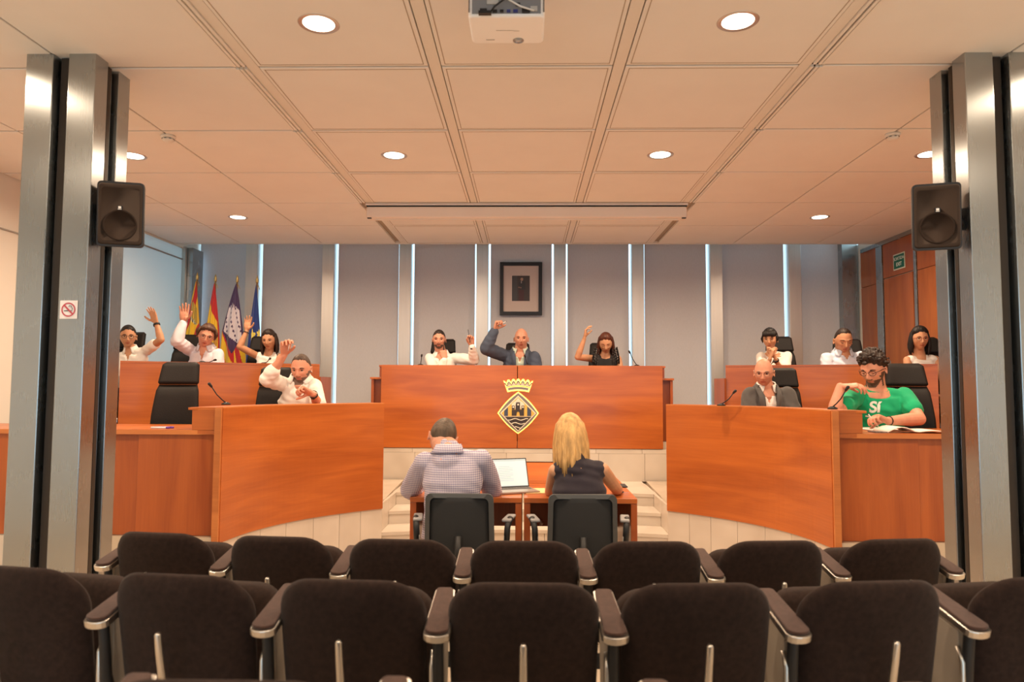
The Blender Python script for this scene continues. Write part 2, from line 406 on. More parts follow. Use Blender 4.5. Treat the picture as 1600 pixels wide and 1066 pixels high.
# downlights
names={(-1.04,3.42):'large round downlight left of the ceiling projector',(1.04,3.42):'large round downlight right of the ceiling projector',
(-1.04,5.45):'round downlight in the ceiling left of centre, second row',(1.04,5.45):'round downlight in the ceiling right of centre, second row',
(-3.11,5.45):'round downlight beside the left steel pillar',(3.11,5.45):'round downlight beside the right steel pillar',
(-3.11,7.5):'small round downlight above the flags, back row',(-1.04,7.5):'small round downlight behind the screen case, left one',
(1.04,7.5):'small round downlight behind the screen case, right one',(3.11,7.5):'small round downlight in the back row near the exit side'}
for (x,y) in lamps:
    vis=(x,y) in names  # unnamed positions are out of view: grid continued there to add light
    o=thing('downlight',names.get((x,y),'round recessed downlight in the ceiling behind the viewer'),'lamp',(x,y,CZ),group='recessed downlights in the ceiling')
    MB().lathe([(.075,.0),(.098,-.004),(.102,-.001),(.102,.002),(.075,.004)],32,caps=False).build('trim_ring',mat('satin_ring',(.6,.55,.52),.3,.8),o)
    MB().lathe([(.001,-.0015),(.078,-.0015),(.078,.0005),(.001,.0005)],32).build('diffuser',GLOW,o)
    l=bpy.data.lights.new('lamp_light','AREA'); l.shape='DISK'; l.size=.14; l.energy=LAMP_W*(1 if y>3 else (.6 if y>1 else .3)); l.color=LAMP_COL; l.spread=R(165)
    lo=bpy.data.objects.new('lamp_light',l); COL.objects.link(lo); lo.location=(0,0,-.012); lo.parent=o
# smoke detectors
for x,s in ((-2.6,'left'),(2.6,'right')):
    o=thing('smoke_detector','white round smoke detector on the %s half of the ceiling'%s,'smoke detector',(x,5.0,CZ),group='smoke detectors')
    MB().lathe([(.001,.0),(.05,.0),(.052,-.012),(.046,-.02),(.001,-.02)],24).build('base',WPL,o)
    MB().lathe([(.001,-.02),(.038,-.02),(.042,-.032),(.03,-.045),(.001,-.048)],24).build('chamber',WPL,o)
    g=MB()
    for k in range(8): a=k*pi/4; g.box(.036,.044,-.007,.007,-.030,-.026,X=Mx.Rotation(a,4,'Z'))
    g.build('vent_slot',DGR,o)
# projection screen case
o=thing('projection_screen','white roller projection screen case under the ceiling','projection screen',(-.005,6.95,CZ))
MB().box(-1.58,1.58,-.05,.10,-.145,-.035).build('case',mat('screen_case',(.80,.70,.62),.45),o,bevel=.012)
MB().box(-1.58,1.58,-.052,.10,-.034,-.026).build('dark_gap',BLK,o)
MB().box(-1.59,1.59,-.05,.11,-.025,0).build('mounting_rail',mat('screen_case',(.8,.7,.62)),o,bevel=.003)
for x in (-1.55,1.55): MB().box(x-.02,x+.02,-.045,-.02,-.152,-.145).build('foot_clip',BLK,o)
MB().box(-1.5,1.5,.01,.03,-.153,-.146).build('weight_bar',WPL,o)
# projector
pr=thing('ceiling_projector','white projector hanging from the ceiling, its ports facing the viewer','projector',(0,3.03,2.953))
pb=P(791,22,2.98); pr.location=(pb.x,3.0,pb.z)
def rrect(w,h,r,n=6):
    out=[]
    for cx,cy,a in ((w/2-r,h/2-r,0),(-w/2+r,h/2-r,90),(-w/2+r,-h/2+r,180),(w/2-r,-h/2+r,270)):
        for k in range(n+1): t=R(a+90*k/n); out.append((cx+r*cos(t),cy+r*sin(t)))
    return out
mb=MB(); pl=[]
for (x,y) in rrect(.335,.25,.025):
    yy=y+.125
    if yy>.2 : yy+= .028*math.exp(-((x-.045)/.06)**2)
    pl.append((x,yy))
mb.prism(pl,0,.105); mb.build('housing',mat('projector_white',(.92,.90,.88),.35),pr,bevel=.012,segs=3)
MB().box(-.15,.15,-.004,.004,.012,.1).build('port_panel',mat('port_grey',(.22,.22,.23),.5),pr)
g=MB()
for i in range(14):
    for s in(-1,1): g.box(s*.163-.003,s*.163+.003,-.002+.0,.001,.02+i*.0055,.023+i*.0055)
g.build('side_grille',DGR,pr)
for k,(x,z,w_,h_,c) in enumerate(((-.1,.025,.03,.012,0),(-.05,.02,.02,.012,0),(-.02,.02,.016,.01,0),(.01,.02,.016,.01,1),(.04,.02,.02,.012,1),(.085,.022,.035,.02,0),(.12,.03,.03,.02,2),(.05,.05,.02,.012,0),(-.06,.06,.05,.02,2))):
    MB().box(x-w_/2,x+w_/2,-.012,0,z-h_/2,z+h_/2).build('port',[BLK,mat('port_blue',(.03,.04,.2)),mat('port_white',(.5,.48,.45))][c],pr)
MB().box(-.12,-.065,-.03,-.008,.0,.012).tube([(-.07,-.02,.006),(-.05,-.03,.03),(-.01,-.03,.06),(.01,-.02,.12),(.0,.05,.2)],.004,8).build('black_cable',BLK,pr)
MB().tube([(.12,-.01,.02),(.06,-.03,.03),(.01,-.03,.06),(-.03,-.02,.13)],.004,8).build('white_cable',mat('cable_white',(.75,.75,.73)),pr)
MB().lathe([(.001,-.004),(.024,-.004),(.026,.002),(.001,.002)],24,X=T(.05,.215,.0)).build('lens_ring',mat('lens_ring',(.35,.33,.3),.3,.6),pr)
MB().lathe([(.001,-.006),(.018,-.006),(.018,-.003),(.001,-.003)],20,X=T(.05,.215,.0)).build('lens',mat('lens_glass',(.5,.5,.5),.1,.5),pr)
MB().box(-.05,.03,.12,.122,-.0015,0).box(.03,.055,.125,.127,-.0015,0).build('marking',mat('marking_grey',(.4,.35,.3)),pr)
MB().box(-.1,-.06,.205,.21,-.0015,0).build('marking',MATS['marking_grey'],pr)
MB().tube([(0,.12,.1),(0,.12,.23)],.02,16).lathe([(.001,.21),(.07,.21),(.07,.222),(.001,.222)],24,X=T(0,.12,0)).build('ceiling_mount',WPL,pr)

# ------------------------------------------------------------ free-standing steel pillars
def pillar(side):
    s=side; x0=2.35
    o=thing('steel_pillar','%s brushed steel pillar of clustered tubes standing behind the chairs'%('left' if s<0 else 'right'),'pillar',(s*x0,3.725 if s<0 else 3.76,-.06))
    o.location.z=-.055
    w_,g_,d_=.150,.085,.115
    for k,(a,b_) in enumerate(((0,w_),(w_+g_,2*w_+g_))):
        for q,(c,e) in enumerate(((0,d_),(.335-d_,.335))):
            xa,xb=(s*a,s*b_) if s>0 else (s*b_,s*a)
            MB().box(xa,xb,c,e,0,3.24).build('steel_tube',ST,o,bevel=.004)
    xa,xb=sorted((s*(.02),s*(2*w_+g_-.02)))
    MB().box(xa,xb,.15,.18,0,3.23).box(min(s*(w_+.03),s*(w_+.07)),max(s*(w_+.03),s*(w_+.07)),.045,.30,0,3.23).build('recessed_core',mat('pillar_core',(.055,.045,.038),.4,.6),o)
    MB().box(xa+.01 if s>0 else xb-.012, xa+.012 if s>0 else xb-.01,.13,.2,0,3.2).build('inner_strip',ST,o)
    # speaker on the inner face
    lab='black wall speaker on the %s steel pillar'%('left' if s<0 else 'right')
    px,pyt,pyb=(189,285,386) if s<0 else (1463,288,390)
    c=P(px,(pyt+pyb)/2,3.78)
    sp=thing('wall_speaker',lab,'speaker',(c.x,3.78,c.z),rot=(R(3),0,R(14)*-s*-1))
    sp.rotation_euler=(R(4),0,R(-16 if s>0 else 16))
    hw,hh=.117,.178
    rings=[]
    for (y,k) in ((.15,.55),(.13,.72),(.03,.96),(.0,1.0),(-.012,.985)):
        rings.append([(x*k,y,z*(k*.5+.5)) for x,z in rrect(2*hw,2*hh,.022,5)])
    MB().rings(rings,smooth=False).build('cabinet',mat('speaker_black',(.018,.015,.014),.5),sp)
    rings=[]
    for (y,k) in ((-.0125,.93),(-.02,.90),(-.012,.8),(-.006,.4),(-.006,.05)): rings.append([(x*k,y,z*k) for x,z in rrect(2*hw,2*hh,.02,5)])
    MB().rings(rings,smooth=True).build('grille',mat('speaker_grille',(.050,.034,.026),.9,bump=.3,bscale=900,spec=.2),sp)
    MB().rings([[(.085*k*cos(t*pi/16),y,-.06+.085*k*sin(t*pi/16)) for t in range(32)] for k,y in ((1,-.018),(.96,-.0215),(.9,-.018),(.2,-.011),(.1,-.014),(.02,-.014))]).build('woofer',mat('woofer',(.034,.023,.018),.95,spec=.1),sp)
    MB().box(-.012,.012,-.026,-.014,.022,.044).build('badge_plate',BLK,sp)
    MB().box(-.007,.007,-.028,-.026,.030,.041).box(-.009,.009,-.028,-.026,.024,.027).build('badge',mat('badge_silver',(.9,.8,.7),.3,.2),sp)
    MB().tube([(s*.03,.12,0),(s*.12,.09,0)],.02).box(min(s*.1,s*.115),max(s*.1,s*.115),.03,.15,-.06,.06).build('bracket',BLK,sp)
    return o
pillar(-1); pillar(1)
# no smoking sign
c=P(107,484,3.718); o=thing('no_smoking_sign','small white no smoking sign on the left steel pillar','sign',(c.x,3.718,c.z))
MB().box(-.047,.047,0,.004,-.049,.049).build('plate',mat('sign_white',(.8,.76,.76),.4),o,bevel=.001)
MB().rings([[(r_*cos(t*pi/20),-.001,r_*sin(t*pi/20)) for t in range(40)] for r_ in (.031,.038)],caps=False).add([(x,-.0012,z) for x,z in ((-.025,.019),(-.019,.025),(.025,-.019),(.019,-.025))],[(0,1,2,3)]).build('ban_ring',mat('sign_red',(.5,.06,.09),.5),o)
MB().box(-.024,.014,-.001,0,-.008,-.0035).box(.016,.020,-.001,0,-.008,-.0035).build('cigarette',BLK,o)
MB().tube([(.02,-.001,-.001),(.022,-.001,.008),(.014,-.001,.012),(.016,-.001,.02),(.006,-.001,.022),(.0,-.001,.016)],.0014,6).build('smoke_line',BLK,o)
# exit sign
o=thing('exit_sign','green and white exit sign above the wooden door','sign',(XR-.028,8.38,2.865),rz=-pi/2)
MB().box(-.13,.13,-.004,0,-.095,.095).build('border',mat('sign_pale',(.68,.75,.62),.5),o,bevel=.001)
MB().box(-.115,.115,-.006,-.004,-.08,.08).build('field',mat('sign_green',(.0,.13,.085),.5),o)
tw=mat('sign_letter',(.75,.85,.78),.5)
text('SORTIDA',.055,tw,o,(0,-.0065,.034)); text('EXIT',.06,tw,o,(0,-.0065,-.034),bold=.001)
# hanging panel at the far left edge of the frame
c=P(-4,262,3.0)
o=thing('dark_display','dark edge of a display hanging at the far left edge','display',(c.x,3.0,c.z),rz=R(35))
MB().box(-.5,0.0,-.02,.02,-.11,.15).build('casing',BLK,o,bevel=.006)
# ------------------------------------------------------------ platforms, plinths, steps
X0 = -.012
CPTS = [(2.105,4.95),(2.06,5.25),(1.96,5.56),(1.80,5.84),(1.6,6.08),(1.42,6.25),(1.26,6.38)]
def side_curve(s): return smooth_curve([(X0+s*x,y) for x,y in CPTS],36)
def rear_curve(s): return smooth_curve([(X0+s*x,y) for x,y in ([(3.99,6.93),(3.45,7.24),(2.85,7.52),(2.26,7.78)] if s<0 else [(3.99,6.95),(3.4,7.2),(2.75,7.46),(2.15,7.66)])],24)
ZF, ZR = .32, .75          # floor of the front tier and of the rear tier
def poly_platform(poly,z0,z1,m=FLM):
    area=sum(a[0]*b[1]-b[0]*a[1] for a,b in zip(poly,poly[1:]+poly[:1]))
    if area<0: poly=poly[::-1]
    return struct(MB().prism(poly,z0,z1).build('floor',m))
for s in (-1,1):
    c=offset_curve(side_curve(s), -.045*s*-1*-1)
    c=offset_curve(side_curve(s), (.06 if s>0 else -.06))
    c=[p for p in c]
    # choose the outward offset (away from the centre of the horseshoe)
    test=offset_curve(side_curve(s),.06)
    if abs(test[18].x-X0)<abs(side_curve(s)[18].x-X0): test=offset_curve(side_curve(s),-.06)
    c=test; xe=(XR-.03) if s>0 else (XL+.02)
    poly=[(p.x,p.y) for p in c]+[(X0+s*1.36,8.06),(xe,8.06),(xe,5.03)]
    poly_platform(poly,-.05,ZF)
    rc=rear_curve(s); poly=[(p.x,p.y+.05) for p in rc]+[(X0+s*2.2,8.06),(xe,8.06),(xe,6.6)]
    poly_platform(poly,ZF+.002,ZR)
poly_platform([(XL+.02,8.14),(XR-.03,8.14),(XR-.03,9.6),(XL+.02,9.6)],-.05,ZR)
# plinth: marble slabs under the curved front desks
for s in (-1,1):
    nm='left' if s<0 else 'right'
    pl=struct(MB().box(X0+s*1.33-.005,X0+s*1.33+.005,6.45,8.0,-.05,.30).build('trim_%d'%(6 if s<0 else 7),MB_))
    c=side_curve(s); n=7
    sgn=1 if abs(offset_curve(c,.06)[18].x-X0)>abs(c[18].x-X0) else -1
    ext=c
    for k in range(n):
        i0=int(k*36/n); i1=int((k+1)*36/n); seg=c[i0:i1+1]
        a=seg[0]; b_=seg[-1]; t0=(seg[1]-seg[0]).normalized()*.0015; t1=(seg[-1]-seg[-2]).normalized()*.0015
        seg=[a+t0]+seg[1:-1]+[b_-t1]
        mb=MB(); d=sorted((sgn*.012,sgn*.05)); ribbon_wall(mb,seg,d[0],d[1],-.06,.282); mb.build('marble_slab',MB_,pl)
    # end face toward the aisle and frontal plinth under the straight end desk
    xa=X0+s*2.2
    for k in range(4):
        a=xa+s*k*.56; b_=xa+s*((k+1)*.56-.003); a,b_=sorted((a,b_))
        if b_>XR: b_=XR-.02
        if a<XL: a=XL+.02
        MB().box(a,b_,4.99,5.03,-.06,.318).build('marble_slab',MB_,pl)
    for k,(a,b_) in enumerate(((6.40,6.77),(6.773,7.16),(7.163,7.6),(7.603,8.1))):
        x=X0+s*1.315; MB().box(min(x,x-s*.03),max(x,x-s*.03),a,b_,-.06,.31).build('marble_slab',MB_,pl)
# steps (concave arcs)
XS0,XS1=X0-1.285,X0+1.285
def arcy(x,y0): return y0+.17*(1-((x-X0)/1.3)**2)
steps=[(6.40,.07),(6.78,.19),(7.16,.31)]
stp=None
for k,(y0,z) in enumerate(steps):
    zb=-.06 if k==0 else steps[k-1][1]
    y1=steps[k+1][0]+.04 if k<2 else None
    root=thing('marble_step','%s marble step between the two curved desks'%['lowest','middle','topmost'][k],'step',(0,0,0))
    n=6; W_=(XS1-XS0)/n
    for i in range(n):
        a,b_=XS0+i*W_+.0015,XS0+(i+1)*W_-.0015; m_=(a+b_)/2
        def strip(dy0,dy1f,za,zb_,nm):
            xs=[a,(a+m_)/2,m_,(m_+b_)/2,b_]
            fr=[(x,arcy(x,y0)+dy0) for x in xs]
            bk=[(x,dy1f(x)) for x in reversed(xs)]
            MB().prism(fr+bk,za,zb_).build(nm,MB_,root)
        strip(0,(lambda x:arcy(x,y1)) if y1 else (lambda x:8.12),z-.03,z,'tread_slab')
        if i==0: pass
    nr=7; W2=(XS1-XS0)/nr; W2=(XS1-XS0-.0)/nr
    for i in range(nr):
        a,b_=XS0+i*W2+.0015,XS0+(i+1)*W2-.0015
        xs=[a,(a+b_)/2,b_]
        fr=[(x,arcy(x,y0)+.012) for x in xs]; bk=[(x,arcy(x,y0)+.05) for x in reversed(xs)]
        MB().prism(fr+bk,zb,z-.031).build('riser_slab',MB_,root)
# marble wall under the central desk
cw=struct(MB().box(XS0-.4,XS1+.4,8.145,8.16,-.05,.66).build('wall_podium',MATS['dark_recess']))
for i in range(7):
    a=XS0-.48+i*.52; b_=a+.517
    MB().box(a,b_,8.10,8.13,.31,.62).build('marble_slab',MB_,cw)
    MB().box(a-.03,b_-.03,8.105,8.13,.622,.668).build('marble_slab',MB_,cw)

# ------------------------------------------------------------ desks
def front_desk(s):
    nm='left' if s<0 else 'right'
    o=thing('curved_council_desk','curved cherry wood council desk on the %s, nearest the chairs, on a marble plinth'%nm,'desk',(0,0,0))
    c=side_curve(s); sgn=1 if abs(offset_curve(c,.06)[18].x-X0)>abs(c[18].x-X0) else -1
    def rib(d0,d1,z0,z1,name,m,cc=None,bev=0):
        cc=cc or c; d=sorted((sgn*d0,sgn*d1)); mb=MB(); ribbon_wall(mb,cc,d[0],d[1],z0,z1); return mb.build(name,m,o)
    rib(0,.04,.284,1.213,'front_panel',WH)
    rib(.0,.055,1.2135,1.222,'top_edge',WL)
    rib(.056,.235,1.062,1.20,'ledge_box',WH); rib(.056,.25,1.2005,1.220,'ledge_top',WH)
    rib(.041,.70,1.035,1.0595,'worktop',WH)
    # end edge
    e=c[0]; xe=e.x; ye=e.y
    a,b_=sorted((xe+s*.005,xe+s*.05)); MB().box(a,b_,ye-.02,ye+.02,.284,1.215).build('end_edge',WL,o)
    # straight end desk running sideways
    xo=(XR-.03) if s>0 else (XL+.03)
    a,b_=sorted((xe+s*.052,xo)); ye2=5.0
    MB().box(a,b_,ye2-.02,ye2+.72,1.03,1.058).build('side_worktop',WL if False else WH,o,bevel=.002)
    MB().box(a,b_,ye2-.024,ye2-.0205,1.028,1.06).build('front_lip',WL,o)
    cuts=[xe+s*.052, xe+s*.62, xe+s*1.3, xo] 
    for k in range(3):
        a,b_=sorted((cuts[k]+s*.001,cuts[k+1]-s*.001)); off=0 if k!=1 else .012
        MB().box(a,b_,ye2+off,ye2+off+.03,.325,1.027).build('end_panel',WV,o,bevel=.0015,segs=1)
    a,b_=sorted((xe+s*.052,xe+s*.235)); MB().box(a,b_,ye2-.015,ye2+.2,1.06,1.20).build('ledge_end',WV,o,bevel=.0015,segs=1)
    a,b_=sorted((xe+s*.052,xe+s*.26)); MB().box(a,b_,ye2-.024,ye2+.2,1.2005,1.218).build('ledge_end_top',WH,o,bevel=.0015,segs=1)
    return o
front_desk(-1); front_desk(1)
def rear_desk(s):
    nm='left' if s<0 else 'right'
    o=thing('rear_council_desk','cherry wood rear council desk on the %s, raised behind the curved one'%nm,'desk',(0,0,0))
    c=rear_curve(s); sgn=1 if abs(offset_curve(c,.06)[12].x-X0)>abs(c[12].x-X0) else -1
    def rib(d0,d1,z0,z1,name,m):
        d=sorted((sgn*d0,sgn*d1)); mb=MB(); ribbon_wall(mb,c,d[0],d[1],z0,z1); return mb.build(name,m,o)
    rib(-.005,.035,.33,1.59,'front_panel',WH); rib(-.008,.05,1.591,1.61,'top_edge',WH)
    rib(.051,.22,1.585,1.605,'ledge_top',WH); rib(.036,.62,1.45,1.475,'worktop',WH)
    e=c[-1]; a,b_=sorted((e.x,e.x-s*.02))
    MB().box(a,b_,e.y-.02,e.y+.4,.76,1.47).build('end_panel',WV,o)
rear_desk(-1); rear_desk(1)
cd=thing('presidential_desk','central cherry wood desk with the lit town emblem, above the marble steps','desk',(0,8.1,0))
XA,XB=P(595.5,600,8.1).x,P(1035.5,600,8.1).x; XM=P(808.5,600,8.1).x
MB().box(XA,XM-.004,0,.04,.675,1.613).build('front_panel',WH,cd,bevel=.002)
MB().box(XM+.004,XB,0,.04,.675,1.613).build('front_panel',WH,cd,bevel=.002)
MB().box(XM-.02,XM+.02,.041,.06,.7,1.6).build('seam_backing',MATS['dark_recess'],cd)
MB().box(XA-.035,XB+.04,.041,.30,1.590,1.612).build('ledge_top',WH,cd,bevel=.002)
MB().box(XA-.03,XA-.001,.05,.28,1.475,1.589).build('ledge_side',WV,cd); MB().box(XB+.001,XB+.03,.05,.28,1.475,1.589).build('ledge_side',WV,cd)
MB().box(XA-.14,XB+.14,.05,.78,1.45,1.473).build('worktop',WH,cd,bevel=.002)
for s_,x in ((-1,XA-.13),(1,XB+.13)): MB().box(min(x,x+s_*-.03),max(x,x-s_*.03),.076,.76,.755,1.449).build('side_panel',WV,cd); MB().box(min(x,x-s_*.12),max(x,x-s_*.12),.13,.15,.755,1.449).build('side_front_panel',WV,cd)

# ------------------------------------------------------------ emblem on the central desk
HALE=None
GOLD=mat('emblem_gold',(.85,.50,.10),.35,.3); CRM=mat('emblem_cream',(.85,.75,.60),.4); EBK=mat('emblem_dark',(.05,.035,.03),.4)
HAL=mat('led_halo',(1,.50,.07),.5,emis=4.5); EBL=mat('emblem_blue',(.06,.075,.12),.4); EST=mat('emblem_bronze',(.28,.22,.17),.35,.6)
ec=P(809.5,646,8.05)
em=thing('town_emblem','back-lit town emblem, crown over a lozenge with castle and waves','emblem',(ec.x,8.062,ec.z)); 
K=8.05/1110/7.61       # metres per zoomed pixel
def E(zx,zy): return ((zx-380)*K, -(zy-655)*K)
def plate(pts,y0,y1,m,name,parent=None,par=True):
    q=[E(*p) for p in pts]
    ar=sum(a[0]*b[1]-b[0]*a[1] for a,b in zip(q,q[1:]+q[:1]))
    if ar<0: q=q[::-1]
    n=len(q); vs=[(x,y0,z) for x,z in q]+[(x,y1,z) for x,z in q]
    fs=[tuple(range(n)),tuple(reversed(range(n,2*n)))]+[((i+1)%n,i,n+i,n+(i+1)%n) for i in range(n)]
    return MB().add(vs,fs).build(name,m,em if par else parent)
def loz(k,b=0):
    # lozenge with slightly bowed lower/upper sides
    out=[]
    L=[(380,655-238*k),(380+228*k,655),(380,655+228*k),(380-228*k,655)]
    for i in range(4):
        p=L[i]; q=L[(i+1)%4]
        for t in range(8):
            u=t/8; x=p[0]+(q[0]-p[0])*u; y=p[1]+(q[1]-p[1])*u; bow=16*k*4*u*(1-u)
            dx,dy=(x-380),(y-655); l_=math.hypot(dx,dy); out.append((x+dx/l_*bow,y+dy/l_*bow))
    return out
plate(loz(1.075),.034,.037,HAL,'halo'); plate(loz(1.0),.008,.03,EST,'lozenge_plate')
plate(loz(1.02),.012,.014,CRM,'outer_rim')
inner=[(380,445),(595,655),(380,872),(165,655)]
plate(inner,.004,.008,CRM,'inner_rim')
up=[(380,462),(572,648),(560,690),(200,690),(188,648)]; plate([(380,462),(578,655),(545,690),(215,690),(182,655)],.002,.004,GOLD,'field')
for a,b_ in ((215,260),(488,535)): plate([(a,max(462,655-(min(a,760-a)-188)*1.0) if a<380 else 655-(572-a)*.98+0),(b_,655-(b_-188) if b_<380 else 655-(572-b_)*.98),(b_,688),(a,688)],.0,.002,EBL,'blue_stripe')
plate([(305,600),(303,545),(330,520),(352,505),(380,470),(405,505),(430,520),(455,545),(455,600)],.0005,.0019,CRM,'castle_backing')
plate([(305,685),(305,615),(350,615),(350,560),(358,520),(365,530),(372,520),(380,530),(388,520),(395,530),(402,520),(402,612),(450,612),(450,685),(400,685),(395,645),(380,635),(365,645),(360,685)],-.002,.0,EBK,'castle')
for x in (322,437): plate([(x-16,612),(x-16,560),(x-8,568),(x,560),(x+8,568),(x+16,560),(x+16,612)],-.002,.0,EBK,'turret')
for x,y in ((322,582),(437,582),(380,552)): plate([(x-9,y+10),(x-9,y-10),(x+9,y-10),(x+9,y+10)],-.003,-.002,CRM,'castle_window')
plate([(222,697),(538,697),(380,858)],.002,.004,EBK,'sea')
for y,w_ in ((728,118),(775,80),(822,36)):
    pts=[]
    for t in range(25): x=380-w_+2*w_*t/24; pts.append((x,y+9*sin((x-380)/22.)))
    MB().tube([(E(*p)[0],0.0,E(*p)[1]) for p in pts],.0045,6).build('wave',CRM,em)
# crown
def arcp(r,a): return (380+r*sin(a)*1.0, 640-0+ -r*cos(a)*1.0)
def crown(r0,r1,a,teeth=False,cy=900):
    pts=[]
    for t in range(21): an=-a+2*a*t/20; pts.append((380+r0*sin(an),cy-r0*cos(an)))
    top=[]
    if teeth:
        nn=6
        for t in range(nn*4+1):
            an=-a*1.08+2*a*1.08*t/(nn*4); rr=r1+(24 if t%4 in(0,) else (16 if t%4 in (1,3) else -14)); top.append((380+rr*sin(an),cy-rr*cos(an)))
    else:
        for t in range(21): an=-a+2*a*t/20; top.append((380+r1*sin(an),cy-r1*cos(an)))
    return pts+top[::-1]
plate(crown(490,612,.262,True,880)+[],.034,.037,HAL,'halo')
plate(crown(505,540,.24,False,880),.008,.03,CRM,'crown_band'); plate(crown(512,533,.225,False,880),.004,.008,EST,'crown_band_inlay')
plate(crown(545,552,.262,False,880),.004,.03,EBK,'crown_rib')
plate(crown(554,588,.262,True,880),.008,.03,CRM,'crown_points')
pts=[]
for t in range(25): an=-.28+.56*t/24; rr=582+(22 if t%4 in (0,) else (12 if t%4 in(1,3) else -16)); pts.append(E(380+rr*sin(an),880-rr*cos(an)))
MB().tube([(x,.004,z) for x,z in pts],.0045,6).build('crown_outline',EBK,em)

# ------------------------------------------------------------ framed portrait
c=P(814,450,9.45); pt=thing('framed_portrait','black framed portrait of a standing person in a dark suit, on the blinds','picture',(c.x,9.54,c.z))
w_,h_=.285,.36
f=MB()
for a,b_,c1,d1 in ((-w_,-w_+.048,-h_,h_),(w_-.048,w_,-h_,h_),(-w_+.048,w_-.048,h_-.048,h_),(-w_+.048,w_-.048,-h_,-h_+.048)): f.box(a,b_,-.03,.02,c1,d1)
f.build('frame',mat('frame_black',(.010,.007,.007),.35),pt)
MB().box(-w_+.04,w_-.04,-.008,-.004,-h_+.04,h_-.04).build('mat_board',mat('mat_board',(.62,.52,.48),.8),pt)
def painted(nx,nz,wd,ht,fn,name,m,parent,loc=(0,0,0),geo=None):
    vs=[];fs=[];cl_=[]
    for j in range(nz+1):
        for i in range(nx+1):
            u=i/nx;v=j/nz; vs.append(geo(u,v) if geo else ((u-.5)*wd,0,(v-.5)*ht))
    for j in range(nz):
        for i in range(nx):
            a=j*(nx+1)+i; fs.append((a,a+1,a+nx+2,a+nx+1)); cl_.append(fn((i+.5)/nx,(j+.5)/nz))
    me=bpy.data.meshes.new(name); me.from_pydata(vs,[],fs); me.materials.append(m)
    ca=me.color_attributes.new('Col','FLOAT_COLOR','CORNER'); buf=[]
    for c_ in cl_: buf+=[*c_,1]*4
    ca.data.foreach_set('color',buf); me.polygons.foreach_set('use_smooth',[True]*len(fs)); me.update()
    o=bpy.data.objects.new(name,me); COL.objects.link(o); o.parent=parent; o.location=loc; return o
def pic(u,v):
    x=(u-.55)/.5; z=v
    col=(.045,.028,.022)
    if u<.3: col=(.05,.045,.045)
    if (u-.56)**2/.006+(v-.86)**2/.004<1: return (.42,.24,.16)
    if (u-.56)**2/.007+(v-.90)**2/.004<1: return (.06,.035,.025)
    if abs(u-.53)<.03 and .70<v<.80: return (.35,.30,.27)
    if (u-.40)**2/.004+(v-.535)**2/.0006<1 or (u-.5)**2/.003+(v-.525)**2/.0005<1: return (.25,.13,.09)
    if abs(u-.57)<.19-.12*max(0,(v-.72)/.1) and .45<v<.8: return (.020,.016,.016)
    if abs(u-.52)<.15 and v<.46: return (.06,.012,.010)
    return col
painted(40,60,.24,.345,pic,'portrait_print',colattr('painted_print',.4),pt,(-.002,-.0085,.005))
MB().box(-.008,.008,-.0088,-.008,.188,.196).build('crest_mark',mat('mark_grey',(.4,.35,.32)),pt)

# ------------------------------------------------------------ flags
RED=(.52,.015,.02); YEL=(.80,.48,.02); PUR=(.045,.02,.085); BLU=(.01,.035,.20); WHI=(.62,.55,.60)
def flag(px,ytop,label,fn,yb=566,Y=8.95,wl=30,wr=30,lean=0,shape=None):
    top=P(px,ytop,Y); o=thing('flag',label,'flag',(top.x,Y,ZR))
    ht=top.z-ZR
    MB().tube([(0,0,0.02),(0,0,ht-.10)],.011,10).build('pole',mat('flag_pole',(.35,.20,.08),.4),o)
    MB().lathe([(.001,0),(.14,0),(.14,.02),(.03,.05),(.02,.08),(.001,.08)],20).build('pole_base',mat('brass',(.6,.42,.16),.3,.9),o)
    MB().lathe([(.010,ht-.10),(.022,ht-.095),(.014,ht-.08),(.02,ht-.07),(.010,ht-.03),(.001,ht)],12).build('spear_finial',MATS['brass'],o)
    MB().tube([(0,-.012,ht-.11),(.03,-.02,ht-.15),(.045,-.02,ht-.19)],.004,5).build('tie_cord',MATS['brass'],o)
    m=1/(1110/Y)
    def geo(u,v):
        z=.28+(ht-.12-.28)*v; q=(1-v)
        prof=shape(q)
        a,b_=prof
        x=(a+(b_-a)*u)*m
        y=-.03-.035*q*sin(u*pi*5+q*2)-.05*sin(u*pi)*min(1,q*3)
        return (x,y,z)
    fl=painted(64,110,1,1,fn,'cloth',colattr('flag_cloth',.65,.2),o,geo=geo)
    md=fl.modifiers.new('s','SOLIDIFY'); md.thickness=.003
    return o
def shp(l,r,le,re):  # widths in px at q small .. q=1
    def g(q):
        k=min(1,(q/.38))**.8
        return (-l*k-le*max(0,q-.38), r*k+re*max(0,q-.38))
    return g
def f1(u,v):  # Ibiza-like senyal: yellow/red with castle and wave
    q=1-v; d=u*.9-q*1.5
    n=(u*1.0+ (0.9-q*2.4))
    s_=int(math.floor((u*.75+q*2.6)*1.9))
    col=YEL if s_%2==0 else RED
    if .16<q<.34 and .18<u<.92:
        # emblem: towers
        cx=(u-.55)/.37; cz=(q-.25)/.09+cx*-.5
        if abs(cx)<1 and -.9<cz<.75:
            if cz>.45: return (.75,.70,.45) if int((cx*3+2)*2)%2 else (.02,.02,.02)
            if abs(((cx+1)*2.5)%1-.5)<.13: return (.05,.03,.01)
            return (.62,.40,.06)
    return col
def f2(u,v):
    q=1-v
    b_=.15+.16*u
    if q<b_: return RED
    if u>.93: return RED
    if .33<q<.52 and .62<u<.92:
        cx=(u-.78)/.14; cz=(q-.43)/.09
        if cx*cx+cz*cz<1: return (.45,.22,.03) if (int(cx*4+8)+int(cz*5+9))%2 else (.62,.32,.04)
    return YEL
